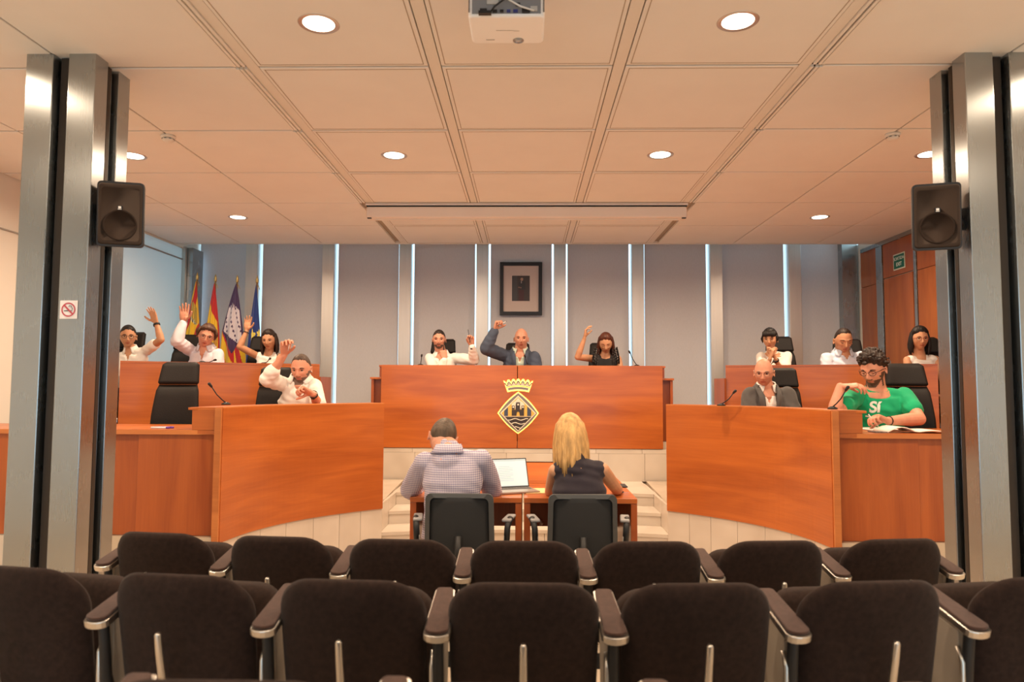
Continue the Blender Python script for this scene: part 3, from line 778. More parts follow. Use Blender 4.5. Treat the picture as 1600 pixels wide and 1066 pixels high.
def f3(u,v):
    q=1-v
    cx=(u-.48+(.30-q)*.5); cz=q
    if .155+ .10*abs(u-.4)<q<.36+.14*u and .10<u<.93:
        a=u*9+q*14; b_=q*38-u*6
        if .7<(q-.16)/.25+(.5-u)*.2: pass
        r_=(int(a)*3+int(b_)*7)%5
        if r_==0 and (a%1)>.25 and (b_%1)>.25 : return PUR
        if q<.19 and int(u*14)%2==0: return PUR
        return WHI
    ed=.36+.55*u if u<.5 else .635-.35*(u-.5)+.0
    if q>.36+.36*min(u,.52)+ (0 if u<.52 else -(u-.52)*.30):
        s_=int(math.floor((u*1.5-q*3.2+9)*2.3)) if u<.6 else int(math.floor((u*2.2-q*1.6+9)*2.1))
        return RED if s_%2==0 else YEL
    return PUR
def f4(u,v):
    q=1-v
    for cx,cz,r_ in ((.46,.405,.045),(.95,.39,.03)):
        dx=(u-cx)*.62; dz=(q-cz)*1.9
        # scale so the star is round in metres
        dx=(u-cx)*.30; dz=(q-cz)*1.45
        ra=math.hypot(dx,dz); an=math.atan2(dx,-dz)
        kk=abs(((an/(2*pi)*5)%1)-.5)*2
        if ra<r_*(.85+1.0*kk**1.5)*.9: return (.85,.68,.12)
    return BLU
flag(308.5,425,'red and yellow striped flag with a castle emblem, leftmost of the four flags',f1,shape=shp(13,8,10,6))
flag(337,428,'red and yellow flag with a wide yellow band, second of the flags from the left',f2,shape=shp(11,10,4,6))
flag(371,429,'purple flag with a white castle above red and yellow stripes',f3,shape=shp(20,13,10,22))
flag(402,430,'dark blue flag with yellow stars, nearest the steel column right of the flags',f4,shape=shp(9,8,14,6))

# ------------------------------------------------------------ high-backed council chairs
def council_chair():
    o=thing('council_chair','x','chair',(0,0,0))
    def sec(z):   # half width, y centre
        t=(z-.42)/.83
        w_=.225-.02*abs(t-.35)*2-.05*max(0,t-.45)
        return w_, .10+.10*t**1.5-.05*sin(t*pi)
    def slab(z0,z1,th,nm,extra=0,m=LTH):
        rings=[]; n=12
        for k in range(n+1):
            z=z0+(z1-z0)*k/n; w_,y=sec(z); e=min(k,n-k); sh=1 if e>0 else .0
            q=[]; tt=th*(1 if e>0 else .35); ww=w_-(0 if e>0 else .012)
            if k==n and z1>1.2: ww=w_-.03
            zz=z-(0.006 if (k==n-1 and z1>1.2) else 0)
            for j in range(24):
                a=2*pi*j/24; ca,sa=cos(a),sin(a)
                x=ww*abs(ca)**.35*(1 if ca>=0 else -1); yy=tt*abs(sa)**.6*(1 if sa>=0 else -1)
                q.append((x,y+yy+x*x*-.8-extra,zz))
            rings.append(q)
        return MB().rings(rings).build(nm,m,o)
    slab(.44,1.058,.042,'backrest'); slab(1.0595,1.25,.045,'headrest')
    mb=MB(); rings=[]
    for k,(s_,z) in enumerate(((.9,.40),(1,.415),(1,.46),(.95,.482),(.5,.487))):
        rings.append([(x*s_,y*s_-.14,z) for x,y in rrect(.48,.46,.09,5)])
    mb.rings(rings).build('seat',LTH,o)
    for s_ in(-1,1):
        MB().tube([(s_*.25,.06,.42),(s_*.275,.06,.60),(s_*.275,.0,.645),(s_*.275,-.25,.645)],.018,8).build('armrest',BLK,o)
    MB().lathe([(.03,.08),(.03,.40)],12,X=T(0,-.12,0)).build('gas_column',CHR,o)
    for k in range(5):
        a=2*pi*k/5+.3; l=MB().tube([(0,0,.09),(.28*cos(a),.28*sin(a),.06)],[.028,.016],8,X=T(0,-.12,0)).build('base_leg',BLK,o)
        MB().sphere((.28*cos(a),.28*sin(a)-.12,.028),.027,n=10).build('castor',BLK,l)
    return o
proto=council_chair(); first=True
CH=[(212,519,7.66,-6,'high-backed black chair of the woman by the left wall, rear row'),
(304,523,8.28,-18,'high-backed black chair behind the man in the lilac shirt raising his hand'),
(417,526,8.72,-10,'high-backed black chair behind the dark-haired woman by the flags'),
(440,574,6.98,-14,'high-backed black chair behind the man in the white shirt, front left desk'),
(290,566,6.02,-10,'empty high-backed black chair at the left front desk'),
(693,530,9.02,2,'high-backed black chair at the left of the central desk'),
(809,536,9.02,0,'high-backed black chair behind the bald man in the navy jacket'),
(939,536,9.02,2,'high-backed black chair behind the woman with the black ruffled top'),
(1212,526,8.62,10,'high-backed black chair behind the short-haired woman with clasped hands'),
(1316,530,8.25,14,'high-backed black chair behind the man in the pale blue shirt'),
(1440,527,7.62,6,'high-backed black chair of the woman beside the right pillar'),
(1212,575,6.95,12,'high-backed black chair behind the bald man in the grey jacket'),
(1404,568,6.05,12,'high-backed black chair behind the man in the green t-shirt')]
for px,py,Y,rz,lab in CH:
    p=P(px,py,Y); base=ZR if Y>7.3 else ZF
    c=proto if first else copytree(proto); first=False
    c.location=(p.x,Y-.18,base); c.rotation_euler=(0,0,R(-rz)*-1 if False else R(-rz)); c['label']=lab; c['group']='black council chairs'
    sc=(p.z-base)/1.25; c.scale=(.74 if px in (212,1440) else .84,1,sc)

# ------------------------------------------------------------ tables in front of the steps
ZT=.68
def table(x0,x1,lab):
    o=thing('desk_table',lab,'table',((x0+x1)/2,4.50,-.055)); w_=(x1-x0)/2-.002; zz=ZT+.055
    MB().box(-w_,w_,0,1.02,zz-.032,zz).build('table_top',WH,o,bevel=.003)
    for s_ in(-1,1): MB().box(min(s_*w_,s_*(w_-.04)),max(s_*w_,s_*(w_-.04)),.005,1.0,0,zz-.033).build('side_panel',WV,o,bevel=.003)
    MB().box(-w_+.041,w_-.041,.78,.80,.41,zz-.034).build('modesty_panel',WV,o)
    MB().lathe([(.001,0),(.02,0),(.02,.015),(.001,.015)],16,X=T(-w_+.12,.765,.44,pi/2)).build('cable_grommet',ALU,o)
    return o
xa=P(639,770,4.47).x; xm=P(817,770,4.47).x; xb=P(997.5,770,4.47).x
table(xa,xm-.005,'left one of two cherry wood tables, the laptop standing on it'); table(xm+.005,xb,'right one of two cherry wood tables, in front of the blonde woman')

# laptop
c=P(797,765,4.72)
lp=thing('laptop','open silver laptop with a white page on its screen','laptop',(c.x-.015,4.85,ZT+.001),rz=R(20))
MB().box(-.15,.15,-.21,0,.001,.014).build('keyboard_base',mat('laptop_body',(.45,.40,.36),.35,.6),lp,bevel=.003)
kb=MB()
for i in range(13):
    for j in range(5): kb.box(-.135+i*.021,-.135+i*.021+.017,-.10+j*.018,-.10+j*.018+.014,.014,.0155)
tag(kb.build('keys',mat('laptop_keys',(.10,.09,.085),.5),lp),kind='stuff')
MB().box(-.04,.04,-.2,-.12,.0141,.0145).build('trackpad',mat('laptop_pad',(.4,.36,.33),.3,.4),lp)
X=T(0,.0,.012,rx=R(-20)*1)
li=MB().box(-.15,.15,-.003,.004,0,.2,X=X).build('lid',MATS['laptop_body'] if False else mat('laptop_lid',(.03,.03,.035),.4),lp)
MB().box(-.143,.143,-.0045,-.0035,.008,.193,X=X).build('screen',mat('laptop_screen',(.72,.86,.92),.3,emis=.2),li)
g=MB()
for j in range(9): g.box(-.06,.045-.02*(j%3==2),-.0050,-.0046,.045+j*.012,.049+j*.012,X=X)
g.box(-.143,.143,-.0050,-.0046,.180,.193,X=X).box(-.143,-.143+.286,-.0050,-.0046,.008,.014,X=X)
g.build('page_text',mat('page_text',(.50,.64,.70),.5,emis=.2),li)
# tilted board & envelope
c=P(838,750,5.2)
o=thing('wooden_document_box','low orange wooden document rest between the laptop and the blonde woman','box',(P(850,760,5.15).x,5.15,ZT+.001))
pr_=[(0,0),(.25,.0),(.25,.125),(.02,.02)]
mb=MB(); n=4; mb.add([(x,y,z) for x in (-.135,.12) for y,z in pr_],[(3,2,1,0),(4,5,6,7),(0,1,5,4),(1,2,6,5),(2,3,7,6),(3,0,4,7)]); mb.build('body',WH,o,bevel=.002)
MB().tube([(-.135,.25,.127),(.12,.25,.127)],.004,6).build('rear_rim',EBK,o)
c=P(845,768,4.72)
o=tag(MB().box(-.17,.17,-.11,.11,0,.003).build('paper_folder',mat('yellow_paper',(.85,.62,.28),.7),loc=(P(858,768,4.75).x,4.80,ZT+.001)),'yellow paper folder lying on the table by the blonde woman','folder'); o.rotation_euler[2]=R(8)
# keys
c=P(967,762,4.72); o=thing('car_key','small black car key at the right edge of the table','key',(c.x,c.y,ZT+.002))
o.location=(P(968,763,4.75).x,4.72,ZT+.001)
MB().sphere((0,0,.008),.02,n=12,sc=(1.3,.8,.4)).build('fob',BLK,o); MB().box(.02,.055,-.004,.004,.004,.007).build('blade',CHR,o)
MB().rings([[(-.03+.012*cos(t*pi/8)*k,.012*sin(t*pi/8)*k,.003) for t in range(16)] for k in (1,.8)],caps=False).build('ring',CHR,o)
# phone
o=tag(MB().box(-.036,.036,-.075,.075,0,.008).build('smartphone',BLK,loc=(P(972,745,5.0).x,5.05,ZT+.001),bevel=.003),'black phone near the right rear edge of the table','phone')
# handbag under the table
o=thing('handbag','dark brown handbag on the floor under the table','bag',(P(846,850,5.0).x,5.0,-.055))
rings=[]
for z,k in ((0,.8),(.03,1),(.12,1.0),(.2,.85),(.26,.6)): rings.append([(x*k,y*k,z) for x,y in rrect(.30,.16,.06,5)])
bagm=mat('bag_leather',(.045,.012,.010),.4)
MB().rings(rings).build('body',bagm,o); MB().tube([(.12*cos(t*pi/10),-.0,.24+.09*sin(t*pi/10)) for t in range(11)],.008,8).build('handle',bagm,o)
MB().tube([(-.12,0,.2),(-.2,-.05,.08),(-.22,-.1,.01)],.004,6).build('strap',BLK,o)

# ------------------------------------------------------------ mesh office chairs
def office_chair():
    o=thing('office_chair','x','chair',(0,0,0))
    # back frame: rounded trapezoid
    def outline(k,dz=0):
        out=[]
        for x,z in rrect(.40*k,.46*k,.035,5):
            xx=x*(1+.0*z); out.append((xx*(1.0+ (-.03)*(z/.28)),z))
        return out
    ft=mat('chair_frame_grey',(.055,.057,.058),.5)
    def yb(x,z): return 1.1*x*x+.05*(1-(z+.28)/.56)**2-.0
    rings=[]
    o1=[(x,z) for x,z in outline(1)]; o2=[(x*.86,z*.90) for x,z in o1]
    seq=[(o1,-.012),(o1,.012),(o2,.012),(o2,-.012),(o1,-.012)]
    MB().rings([[(x,yb(x,z)+dy,z+.60) for x,z in q] for q,dy in seq],caps=False,smooth=False).build('back_frame',ft,o)
    # mesh panel
    mb=MB(); nx,nz=12,14; vs=[];fs=[]
    for j in range(nz+1):
        for i in range(nx+1):
            x=(-.5+i/nx)*.345; z=(-.5+j/nz)*.42; x*=1-.03*(z/.28); vs.append((x,yb(x,z)+.004+.0,z+.60))
    for j in range(nz):
        for i in range(nx): a=j*(nx+1)+i; fs.append((a,a+1,a+nx+2,a+nx+1))
    me=mb.add(vs,fs,smooth=True).build('mesh_panel',mat('chair_mesh',(.016,.018,.021),.75,bump=.6,bscale=900),o)
    md=me.modifiers.new('s','SOLIDIFY'); md.thickness=.004
    MB().box(-.17,.17,-.02,.0,.385,.41).build('lower_bar',ft,o,bevel=.004)
    rings=[]
    for s_,z in ((.9,.42),(1,.435),(1,.47),(.93,.485),(.5,.49)): rings.append([(x*s_,y*s_+.25,z) for x,y in rrect(.47,.46,.08,5)])
    MB().rings(rings).build('seat',mat('chair_seat_fabric',(.016,.017,.02),.9,bump=.3,bscale=700),o)
    MB().tube([(0,.0,.60),(0,-.03,.45),(0,.02,.42),(0,.2,.41)],.02,8).build('back_support',BLK,o)
    for s_ in(-1,1):
        a=MB().tube([(s_*.265,.18,.52),(s_*.27,.18,.61),(s_*.275,.20,.64),(s_*.285,.25,.655)],.019,10).build('armrest_bracket',BLK,o)
        MB().box(-.014,.014,-.01,.01,-.12,.12,X=T(s_*.262,.18,.45)).build('armrest_post',mat('light_grey_metal',(.55,.52,.50),.4,.3),a,bevel=.003)
        MB().box(-.035,.035,-.11,.13,0,.022,X=T(s_*.275,.27,.645,rz=-s_*R(8))@Mx.Scale(.8,4)).build('armrest_pad',mat('grey_pad',(.28,.27,.27),.5),a,bevel=.008)
    MB().lathe([(.03,.08),(.03,.42)],12,X=T(0,.22,0)).build('gas_column',CHR,o)
    for k in range(5):
        an=2*pi*k/5+.3; l=MB().tube([(0,0,.09),(.29*cos(an),.29*sin(an),.06)],[.028,.016],8,X=T(0,.22,0)).build('base_leg',BLK,o)
        MB().sphere((.29*cos(an),.29*sin(an)+.22,.028),.027,n=10).build('castor',BLK,l)
    return o
oc=office_chair(); oc.location=(P(716.5,800,4.0).x,4.0,-.055); oc['label']='grey mesh office chair under the man in the checked shirt'; oc['group']='mesh office chairs at the table'; oc.rotation_euler[2]=R(-1)
oc2=copytree(oc,label='grey mesh office chair under the blonde woman'); oc2.location=(P(911.5,800,4.0).x,4.0,-.055); oc2.rotation_euler[2]=R(1)
for c_ in (oc,oc2): c_.scale=(.98,.96,1.0)

# ------------------------------------------------------------ auditorium chairs
def aud_chair():
    o=thing('auditorium_chair','x','chair',(0,0,0))
    # backrest pad (local: x across, z up, y forward); top at z .77
    W_,HT=.455,.447
    def outl(ins):
        out=[]
        w_=W_/2-ins; h0=ins; h1=HT-ins
        for cx,cz,a,r_ in ((w_-.125+ins*.3,h1-.12+ins*.3,0,.125-ins*.3),(-w_+.125-ins*.3,h1-.12+ins*.3,90,.125-ins*.3),(-w_+.05,h0+.05,180,.05),(w_-.05,h0+.05,270,.05)):
            for k in range(9): t=R(a+90*k/8); out.append((cx+r_*cos(t),cz+(r_*(.96 if a<180 else 1))*sin(t)))
        return out
    def loc(x,z,y):
        y+=.85*x*x
        zz=z-.0
        return (x, y-.20*(zz-.2)+.02*sin(z/HT*pi), .31+zz)
    rings=[]
    for ins,y in ((.161,-.030),(.10,-.033),(.05,-.032),(.025,-.027),(.008,-.016),(0,0),(.006,.016),(.02,.028),(.05,.038),(.10,.042),(.161,.043)):
        oo=outl(ins) if ins<.15 else [(x*.12,HT/2+(z-HT/2)*.12) for x,z in outl(.10)]
        rings.append([loc(x*(1-.06*(1-z/HT)),z,y) for x,z in oo])
    MB().rings(rings).build('backrest',FAB,o)
    # tipped-up seat
    rings=[]
    X=T(0,.19,.325,rx=R(-18))
    for ins,y in ((.13,-.045),(.05,-.045),(.02,-.035),(0,-.005),(.01,.025),(.04,.045),(.13,.055)):
        q=[]
        for x,z in rrect(.43-2*ins,.38-2*ins,max(.02,.11-ins),7): q.append((x,y,z+.17-.0))
        rings.append(q)
    MB().rings(rings,X=X@Mx.Translation((0,0,-.02))).build('seat',FAB,o)
    # chrome bar on the back
    b=MB(); rings=[]
    for z,y,w_ in ((-.0,.06,.016),(.18,-.0,.014),(.42,-.068,.0125),(.55,-.098,.011),(.60,-.107,.010),(.607,-.107,.006)):
        rings.append([(w_*cos(a*pi/6),y+.009*sin(a*pi/6),z) for a in range(12)])
    b.rings(rings).build('support_bar',ALU,o)
    MB().box(-.09,.09,.02,.12,0,.012).build('floor_foot',ALU,o,bevel=.004)
    MB().box(-.25,.25,.05,.09,.22,.27).build('cross_beam',BLK,o)
    return o
def arm(o,x):
    # sloping padded armrest with aluminium trim and side support
    X=T(x,-.055,.600,rx=R(14.5))
    def pad(L0,L1,wr,wf,z0,z1,name,m,r_=.028):
        pts=[]
        for k in range(9): t=pi+pi*k/8; pts.append((wr*cos(t), L0+wr*.62+wr*.62*sin(t)))
        pts+=[(wf,L1-.008),(wf-.008,L1),(-wf+.008,L1),(-wf,L1-.008)]
        mb=MB().prism(pts,z0,z1,X=X); return mb.build(name,m,o,bevel=.003,segs=2)
    a=pad(0,.262,.039,.031,-.016,.006,'armrest_trim',ALU)
    p=pad(.008,.252,.034,.026,.0065,.017,'armrest_pad',FABA)
    MB().chain([(x,-.0,.585),(x,.02,.42),(x,.06,.30)],[.016,.018,.02],10).build('arm_bracket',BLK,o)
    s_=MB(); s_.box(x-.017,x+.017,.0,.19,.012,.60)
    s_=MB().prism([(.03,.0),(.13,.0),(.19,.62),(.03,.585)],-.013,.013,X=Mx(((0,0,1,x),(1,0,0,0),(0,1,0,0),(0,0,0,1)))).build('side_panel',mat('side_panel_beige',(.30,.25,.20),.5),o,bevel=.003)
    MB().box(x-.03,x+.03,-.02,.2,0,.012).build('floor_plate',ALU,o,bevel=.003)
    MB().tube([(x-.018,.02,.01),(x-.018,.01,.5),(x-.018,.03,.54)],[.008,.008,.006],8).build('edge_bar',ALU,o)
pa=aud_chair()
pos=['third from the left pillar side','','']
def row(Yback,floorz,ks,curve,rowname,sc=1.0,last=True):
    out=[]
    for k in ks:
        global firstrow
        if firstrow: c=pa; firstrow=False
        else: c=copytree(pa)
        c.location=(-.005+.503*k+(.008 if curve>.012 else .004)*k*abs(k), Yback+.095+curve*k*k, floorz); c.rotation_euler=(0,0,-R(1)*k*curve*57*2*.5*2*.5/.5*.5)
        c.rotation_euler[2]=math.atan(2*curve*k/.5)
        out.append(c)
        arm(c,-.25) if k==ks[0] and False else None
    return out
firstrow=True
# build the shared left armrest on the prototype, right end armrests are added to the last chair of each row
arm(pa,-.25)
o3='%s brown fabric auditorium chair in the %s row'
r1=row(2.855,0,range(-3,4),.011,'far'); r2=row(2.024,.06,range(-3,4),.014,'near'); r3=row(1.155,.13,range(-1,2),.0,'nearest')
nmf=['leftmost','second from the left','third from the left','middle','third from the right','second from the right','rightmost']
for c,n in zip(r1,nmf): c['label']='brown fabric auditorium chair, %s of the farther row'%n; c['group']='brown auditorium chairs'
for c,n in zip(r2,nmf): c['label']='brown fabric auditorium chair, %s of the large nearer row'%n; c['group']='brown auditorium chairs'
for c,n in zip(r3,['left','middle','right']): c['label']='auditorium chair of which only an armrest shows at the bottom edge, %s one'%n; c['group']='brown auditorium chairs'
for c in r3:
    for ch in c.children:
        if ch.name.startswith('seat'): ch.matrix_local=Mx.Translation((0,.12,.40))@Mx.Rotation(R(-62),4,'X')@Mx.Translation((0,-.12,-.40))
for r_ in (r1,r2,r3): arm(r_[-1],.25)

# ------------------------------------------------------------ microphones and small desk things
def mic(bx,by,Yb,tx,ty,Yt,label,floor_z):
    b=P(bx,by,Yb); t=P(tx,ty,Yt)
    if floor_z: b.z=floor_z
    o=thing('gooseneck_microphone',label,'microphone',(b.x,b.y,b.z),group='gooseneck microphones')
    d=t-b; L_=d.length
    MB().lathe([(.001,0),(.035,0),(.035,.008),(.014,.02),(.001,.02)],16).build('base',BLK,o)
    p1=V((0,0,.015)); mid=d*.55+V((0,0,-.01)); 
    MB().tube([p1,d*.25+V((0,0,.0)),mid,d*.85],.0045,6).build('gooseneck',BLK,o)
    MB().capsule(d*.87,d*1.0,.009,.012,10).build('capsule_head',BLK,o)
mic(353,637,5.55,327,600,5.45,'gooseneck microphone on the left front desk beside the empty chair',1.222)
mic(316,567,7.4,337,562.5,7.32,'low microphone in front of the man in the lilac shirt',1.607)
mic(412,568,7.75,422,560.5,7.7,'low microphone in front of the dark-haired woman by the flags',1.607)
mic(657,572,8.3,659,555,8.25,'upright gooseneck microphone at the left end of the central desk',1.613)
mic(825,572,8.3,820,556,8.25,'gooseneck microphone in front of the bald man in the navy jacket',1.613)
mic(995,572,8.3,983,549,8.25,'tilted gooseneck microphone at the right end of the central desk',1.613)
mic(1127,638,5.95,1149,611,5.85,'gooseneck microphone on the right front desk left of the bald man',1.222)
mic(1301,641,5.2,1325,605,5.1,'gooseneck microphone before the man in the green t-shirt',1.222)
mic(1200,569,7.6,1209,565,7.5,'low black microphone in front of the short-haired woman',1.607)
# pens on the left worktop
pn=P(275,668,5.3)
for k,(dx,dy,c_,l_) in enumerate(((0,0,(.75,.72,.75),'white pen at the end of the left front worktop'),(.01,.03,(.16,.10,.45),'violet pen beside the white pen on the left front worktop'))):
    o=thing('pen',l_,'pen',(pn.x+dx-.03,5.12+dy,1.066),rz=R(-4+6*k))
    MB().tube([(-.065,0,0),(.05,0,0)],.0075,8).build('barrel',mat('pen_barrel_%s'%('white' if k==0 else 'violet'),c_,.4),o); MB().tube([(.05,0,0),(.075,0,0)],.0085,8).build('cap',mat('pen_cap_violet',(.12,.04,.35),.4),o)
# magazine and papers on the right worktop
def sheet(name,label,cat,x0,x1,y0,y1,z,curl,m,rz=0):
    nx=14; vs=[];fs=[]
    cx,cy=(x0+x1)/2,(y0+y1)/2
    for j in range(2):
        for i in range(nx+1):
            u=i/nx; vs.append(((x0-cx)+(x1-x0)*u,(y0-cy)+(y1-y0)*j,curl(u)))
    for i in range(nx): fs.append((i,i+1,nx+2+i,nx+1+i))
    o=MB().add(vs,fs,smooth=True).build(name,m,loc=(cx,cy,z)); md=o.modifiers.new('s','SOLIDIFY'); md.thickness=.006; md.offset=1
    o.rotation_euler[2]=rz; return tag(o,label,cat)
PAP=mat('paper',(.80,.74,.66),.7)
xa=P(1356,675,5.15).x; xb_=P(1470,678,5.15).x
sheet('open_magazine','open magazine with curled pages on the right worktop','magazine',P(1375,670,5.2).x,P(1468,670,5.2).x,5.06,5.30,1.061,lambda u:.035*sin(min(u*2.2,1)*pi)+.012*sin(max(0,u-.45)*pi*1.8)+.002,PAP,R(-3))
sheet('paper_sheet','white paper stack under the hand of the man in green','paper',P(1356,668,5.35).x,P(1420,668,5.35).x,5.33,5.6,1.061,lambda u:.004*sin(u*pi)+.001,PAP,R(4))
o=thing('magazine_cover','grey printed page lying left of the open magazine','magazine',(P(1372,676,5.15).x,5.12,1.0605)); MB().box(-.05,.05,-.04,.08,0,.008).build('page',mat('printed_grey',(.18,.16,.15),.5,noise=.6,nscale=30),o)
o=tag(MB().box(-.15,.15,-.1,.1,0,.003).build('paper_sheet',PAP,loc=(P(692,569,8.3).x,8.27,1.613)),'white paper on the central desk in front of the bearded man','paper')
# bottle
bp=P(1387,566,7.35)
o=thing('water_bottle','small glass bottle with a black cap on the right rear desk','bottle',(bp.x,7.34,1.606))
MB().lathe([(.001,0),(.022,0),(.024,.01),(.024,.045),(.011,.06),(.011,.066),(.001,.066)],16).build('body',glassmat('bottle_glass',(.95,.97,.97)),o)
MB().lathe([(.001,.066),(.013,.066),(.013,.08),(.001,.08)],12).build('cap',BLK,o)
# ------------------------------------------------------------ people
def remesh(mb, voxel, sm=2, name='tmp'):
    me=bpy.data.meshes.new(name); me.from_pydata(mb.v,[],mb.f); o=bpy.data.objects.new(name,me); COL.objects.link(o)
    md=o.modifiers.new('r','REMESH'); md.mode='VOXEL'; md.voxel_size=voxel; md.use_smooth_shade=True
    if sm: m2=o.modifiers.new('s','SMOOTH'); m2.factor=.5; m2.iterations=sm
    dg=bpy.context.evaluated_depsgraph_get(); out=bpy.data.meshes.new_from_object(o.evaluated_get(dg))
    bpy.data.objects.remove(o); return out
def coords(me):
    a=np.empty(len(me.vertices)*3,np.float32); me.vertices.foreach_get('co',a); return a.reshape(-1,3)
def setco(me,a): me.vertices.foreach_set('co',a.astype(np.float32).ravel()); me.update()
def centers(me):
    a=np.empty(len(me.polygons)*3,np.float32); me.polygons.foreach_get('center',a); return a.reshape(-1,3)
def link(me,name,mats,parent):
    me.name=name; me.materials.clear()
    for m in (mats if isinstance(mats,(list,tuple)) else [mats]): me.materials.append(m)
    for p in ('use_smooth',): me.polygons.foreach_set(p,[True]*len(me.polygons))
    o=bpy.data.objects.new(name,me); COL.objects.link(o); o.parent=parent; return o
bm=bmesh.new(); bmesh.ops.create_icosphere(bm,subdivisions=6,radius=1); ICO_V=np.array([v.co[:] for v in bm.verts]); ICO_F=[[v.index for v in f.verts] for f in bm.faces]; bm.free()
bm=bmesh.new(); bmesh.ops.create_icosphere(bm,subdivisions=5,radius=1); ICO5_V=np.array([v.co[:] for v in bm.verts]); ICO5_F=[[v.index for v in f.verts] for f in bm.faces]; bm.free()
def G(x,z,cx,cz,sx,sz): return np.exp(-((x-cx)/sx)**2-((z-cz)/sz)**2)
def headfn(D, female=False, feat=True, jaw=1.0):
    x,y,z=D[:,0].copy(),D[:,1].copy(),D[:,2].copy()
    X=x*.077; Y=y*.098; Z=z*.118
    lo=np.clip(-z,0,1)
    X*=1-(.34 if female else .27*jaw**-1)*lo**1.6
    # flatter face, jaw forward, back of lower skull pulled in to the neck
    back=np.clip(y,0,1)
    Y-=back*lo**1.1*.055
    Y+=np.where(y<0, (-y)*lo*.002,0)
    X*=1+.03*np.clip(y,0,1)*np.clip(1-abs(z),0,1)
    if feat:
        f=(y<0)
        d=np.zeros_like(x)
        d+=.020*G(X,Z,0,-.036,.012,.014)+.013*G(X,Z,0,-.022,.009,.018)+.008*G(X,Z,0,-.004,.008,.02)
        d+=.006*(G(X,Z,.012,-.041,.007,.007)+G(X,Z,-.012,-.041,.007,.007))
        d-=.010*(G(X,Z,.032,.001,.017,.012)+G(X,Z,-.032,.001,.017,.012))
        d+=.006*(G(X,Z,.030,.022,.024,.009)+G(X,Z,-.030,.022,.024,.009))*(0.5 if female else 1.2)
        d+=.006*(G(X,Z,.045,-.026,.018,.018)+G(X,Z,-.045,-.026,.018,.018))
        d-=.003*(G(X,Z,.040,-.06,.015,.02)+G(X,Z,-.040,-.06,.015,.02))
        d+=.007*G(X,Z,0,-.0615,.021,.006)+.008*G(X,Z,0,-.074,.018,.006)-.006*G(X,Z,0,-.0675,.024,.0028)
        d-=.004*G(X,Z,0,-.085,.02,.006)
        d+=.009*G(X,Z,0,-.102,.022,.014)
        Y-=np.where(f,d,0)
    return np.stack([X,Y,Z],1)
SKINS={'light':(.62,.33,.20),'tan':(.50,.25,.14),'pink':(.62,.29,.19),'warm':(.56,.29,.165)}
def skinmat(k): return mat('skin_'+k,SKINS[k],.5,noise=.06,nscale=25,subs=.08,spec=.35)
LIP={k:mat('lips_'+k,(c[0]*.72,c[1]*.42,c[2]*.42),.45) for k,c in SKINS.items()}
EYEW=mat('eye_white',(.55,.50,.46),.3); EYED=mat('eye_iris',(.02,.012,.01),.2)
def hairmat(name,col,rough=.5): return mat('hair_'+name,col,rough,noise=.35,nscale=40,bump=.5,bscale=90,stretch=(1,1,.25),spec=.4)
HAIRC={'black':(.012,.009,.008),'dark':(.025,.014,.010),'brown':(.075,.032,.016),'grey':(.22,.19,.17),'blonde':(.55,.32,.12),'auburn':(.085,.024,.012),'cropped':(.085,.055,.035),'browngrey':(.085,.055,.040)}
def armsolve(A,px,py,L,sgn=-1):
    q=P(px,py,A.y); d=(q-A).length; dy=sqrt(max(0.0,L*L-d*d)); return P(px,py,A.y+sgn*dy)
def hand(mb, wrist, f, n, right, pose, s=1.0, m=0):
    """palm + five separate fingers. f: finger direction, n: palm normal"""
    f=V(f).normalized(); n=V(n); n=(n-f*n.dot(f)).normalized()
    t=f.cross(n) if right else -f.cross(n)
    X=Mx(((t.x*s,n.x*s,f.x*s,wrist.x),(t.y*s,n.y*s,f.y*s,wrist.y),(t.z*s,n.z*s,f.z*s,wrist.z),(0,0,0,1)))
    curls,spread,thumb={'open':((6,6,8,10),7,(.85,.25,.62)),'relaxed':((28,32,38,42),3,(.6,.5,.75)),'fist':((78,84,86,88),0,(.35,.75,.6)),
       'pinch':((52,58,66,72),1,(.5,.7,.7)),'point':((14,22,62,70),2,(.6,.6,.7)),'typing':((35,35,38,40),5,(.7,.4,.7))}[pose]
    rings=[]
    for z,w_,h_,o in ((-.012,.025,.019,0),(.01,.027,.018,0),(.035,.036,.0175,.002),(.065,.041,.0155,.0),(.088,.0405,.0125,-.004),(.096,.036,.009,-.005)):
        rings.append([(w_*(abs(cos(a))**.8*(1 if cos(a)>=0 else -1)), o+h_*(abs(sin(a))**.9*(1 if sin(a)>=0 else -1)), z) for a in [2*pi*j/16 for j in range(16)]])
    mb.rings(rings,X=X,m=m)
    mb.sphere((.022,.008,.030),.019,X=X,m=m,sc=(1,.8,1.3))
    for i,(x,z0,L_,r_) in enumerate(((.031,.088,.072,.0088),(.0105,.092,.079,.0090),(-.0105,.090,.074,.0086),(-.030,.082,.058,.0078))):
        c=R(curls[i]); sp=R(spread)*(1.5-i)*.75
        p=V((x*.95,-.002,z0-.012)); pts=[p]; ang=c*.25; q=V((x,-.002,z0)); pts.append(q)
        for ph,k in enumerate((.46,.30,.24)):
            ang=(c*.75,c*1.65,c*2.25)[ph]
            d=V((sin(sp),sin(ang)*1.0,cos(ang)*cos(sp))); q=q+d*L_*k*1.0; pts.append(q)
        mb.chain(pts,[r_*1.1,r_*1.1,r_*1.0,r_*.92,r_*.78],10,X=X,m=m)
    tx,ty,tz=thumb; d=V((tx,ty,tz)).normalized(); p0=V((.020,.004,.022)); p1=p0+d*.042; d2=(d+V((-.25,.25 if pose!='open' else 0,.25))).normalized(); p2=p1+d2*.032; p3=p2+(d2+V((-.2,.1,.2))).normalized()*.024
    mb.chain([p0,p1,p2,p3],[.0135,.0115,.0102,.0085],10,X=X,m=m)
    return X
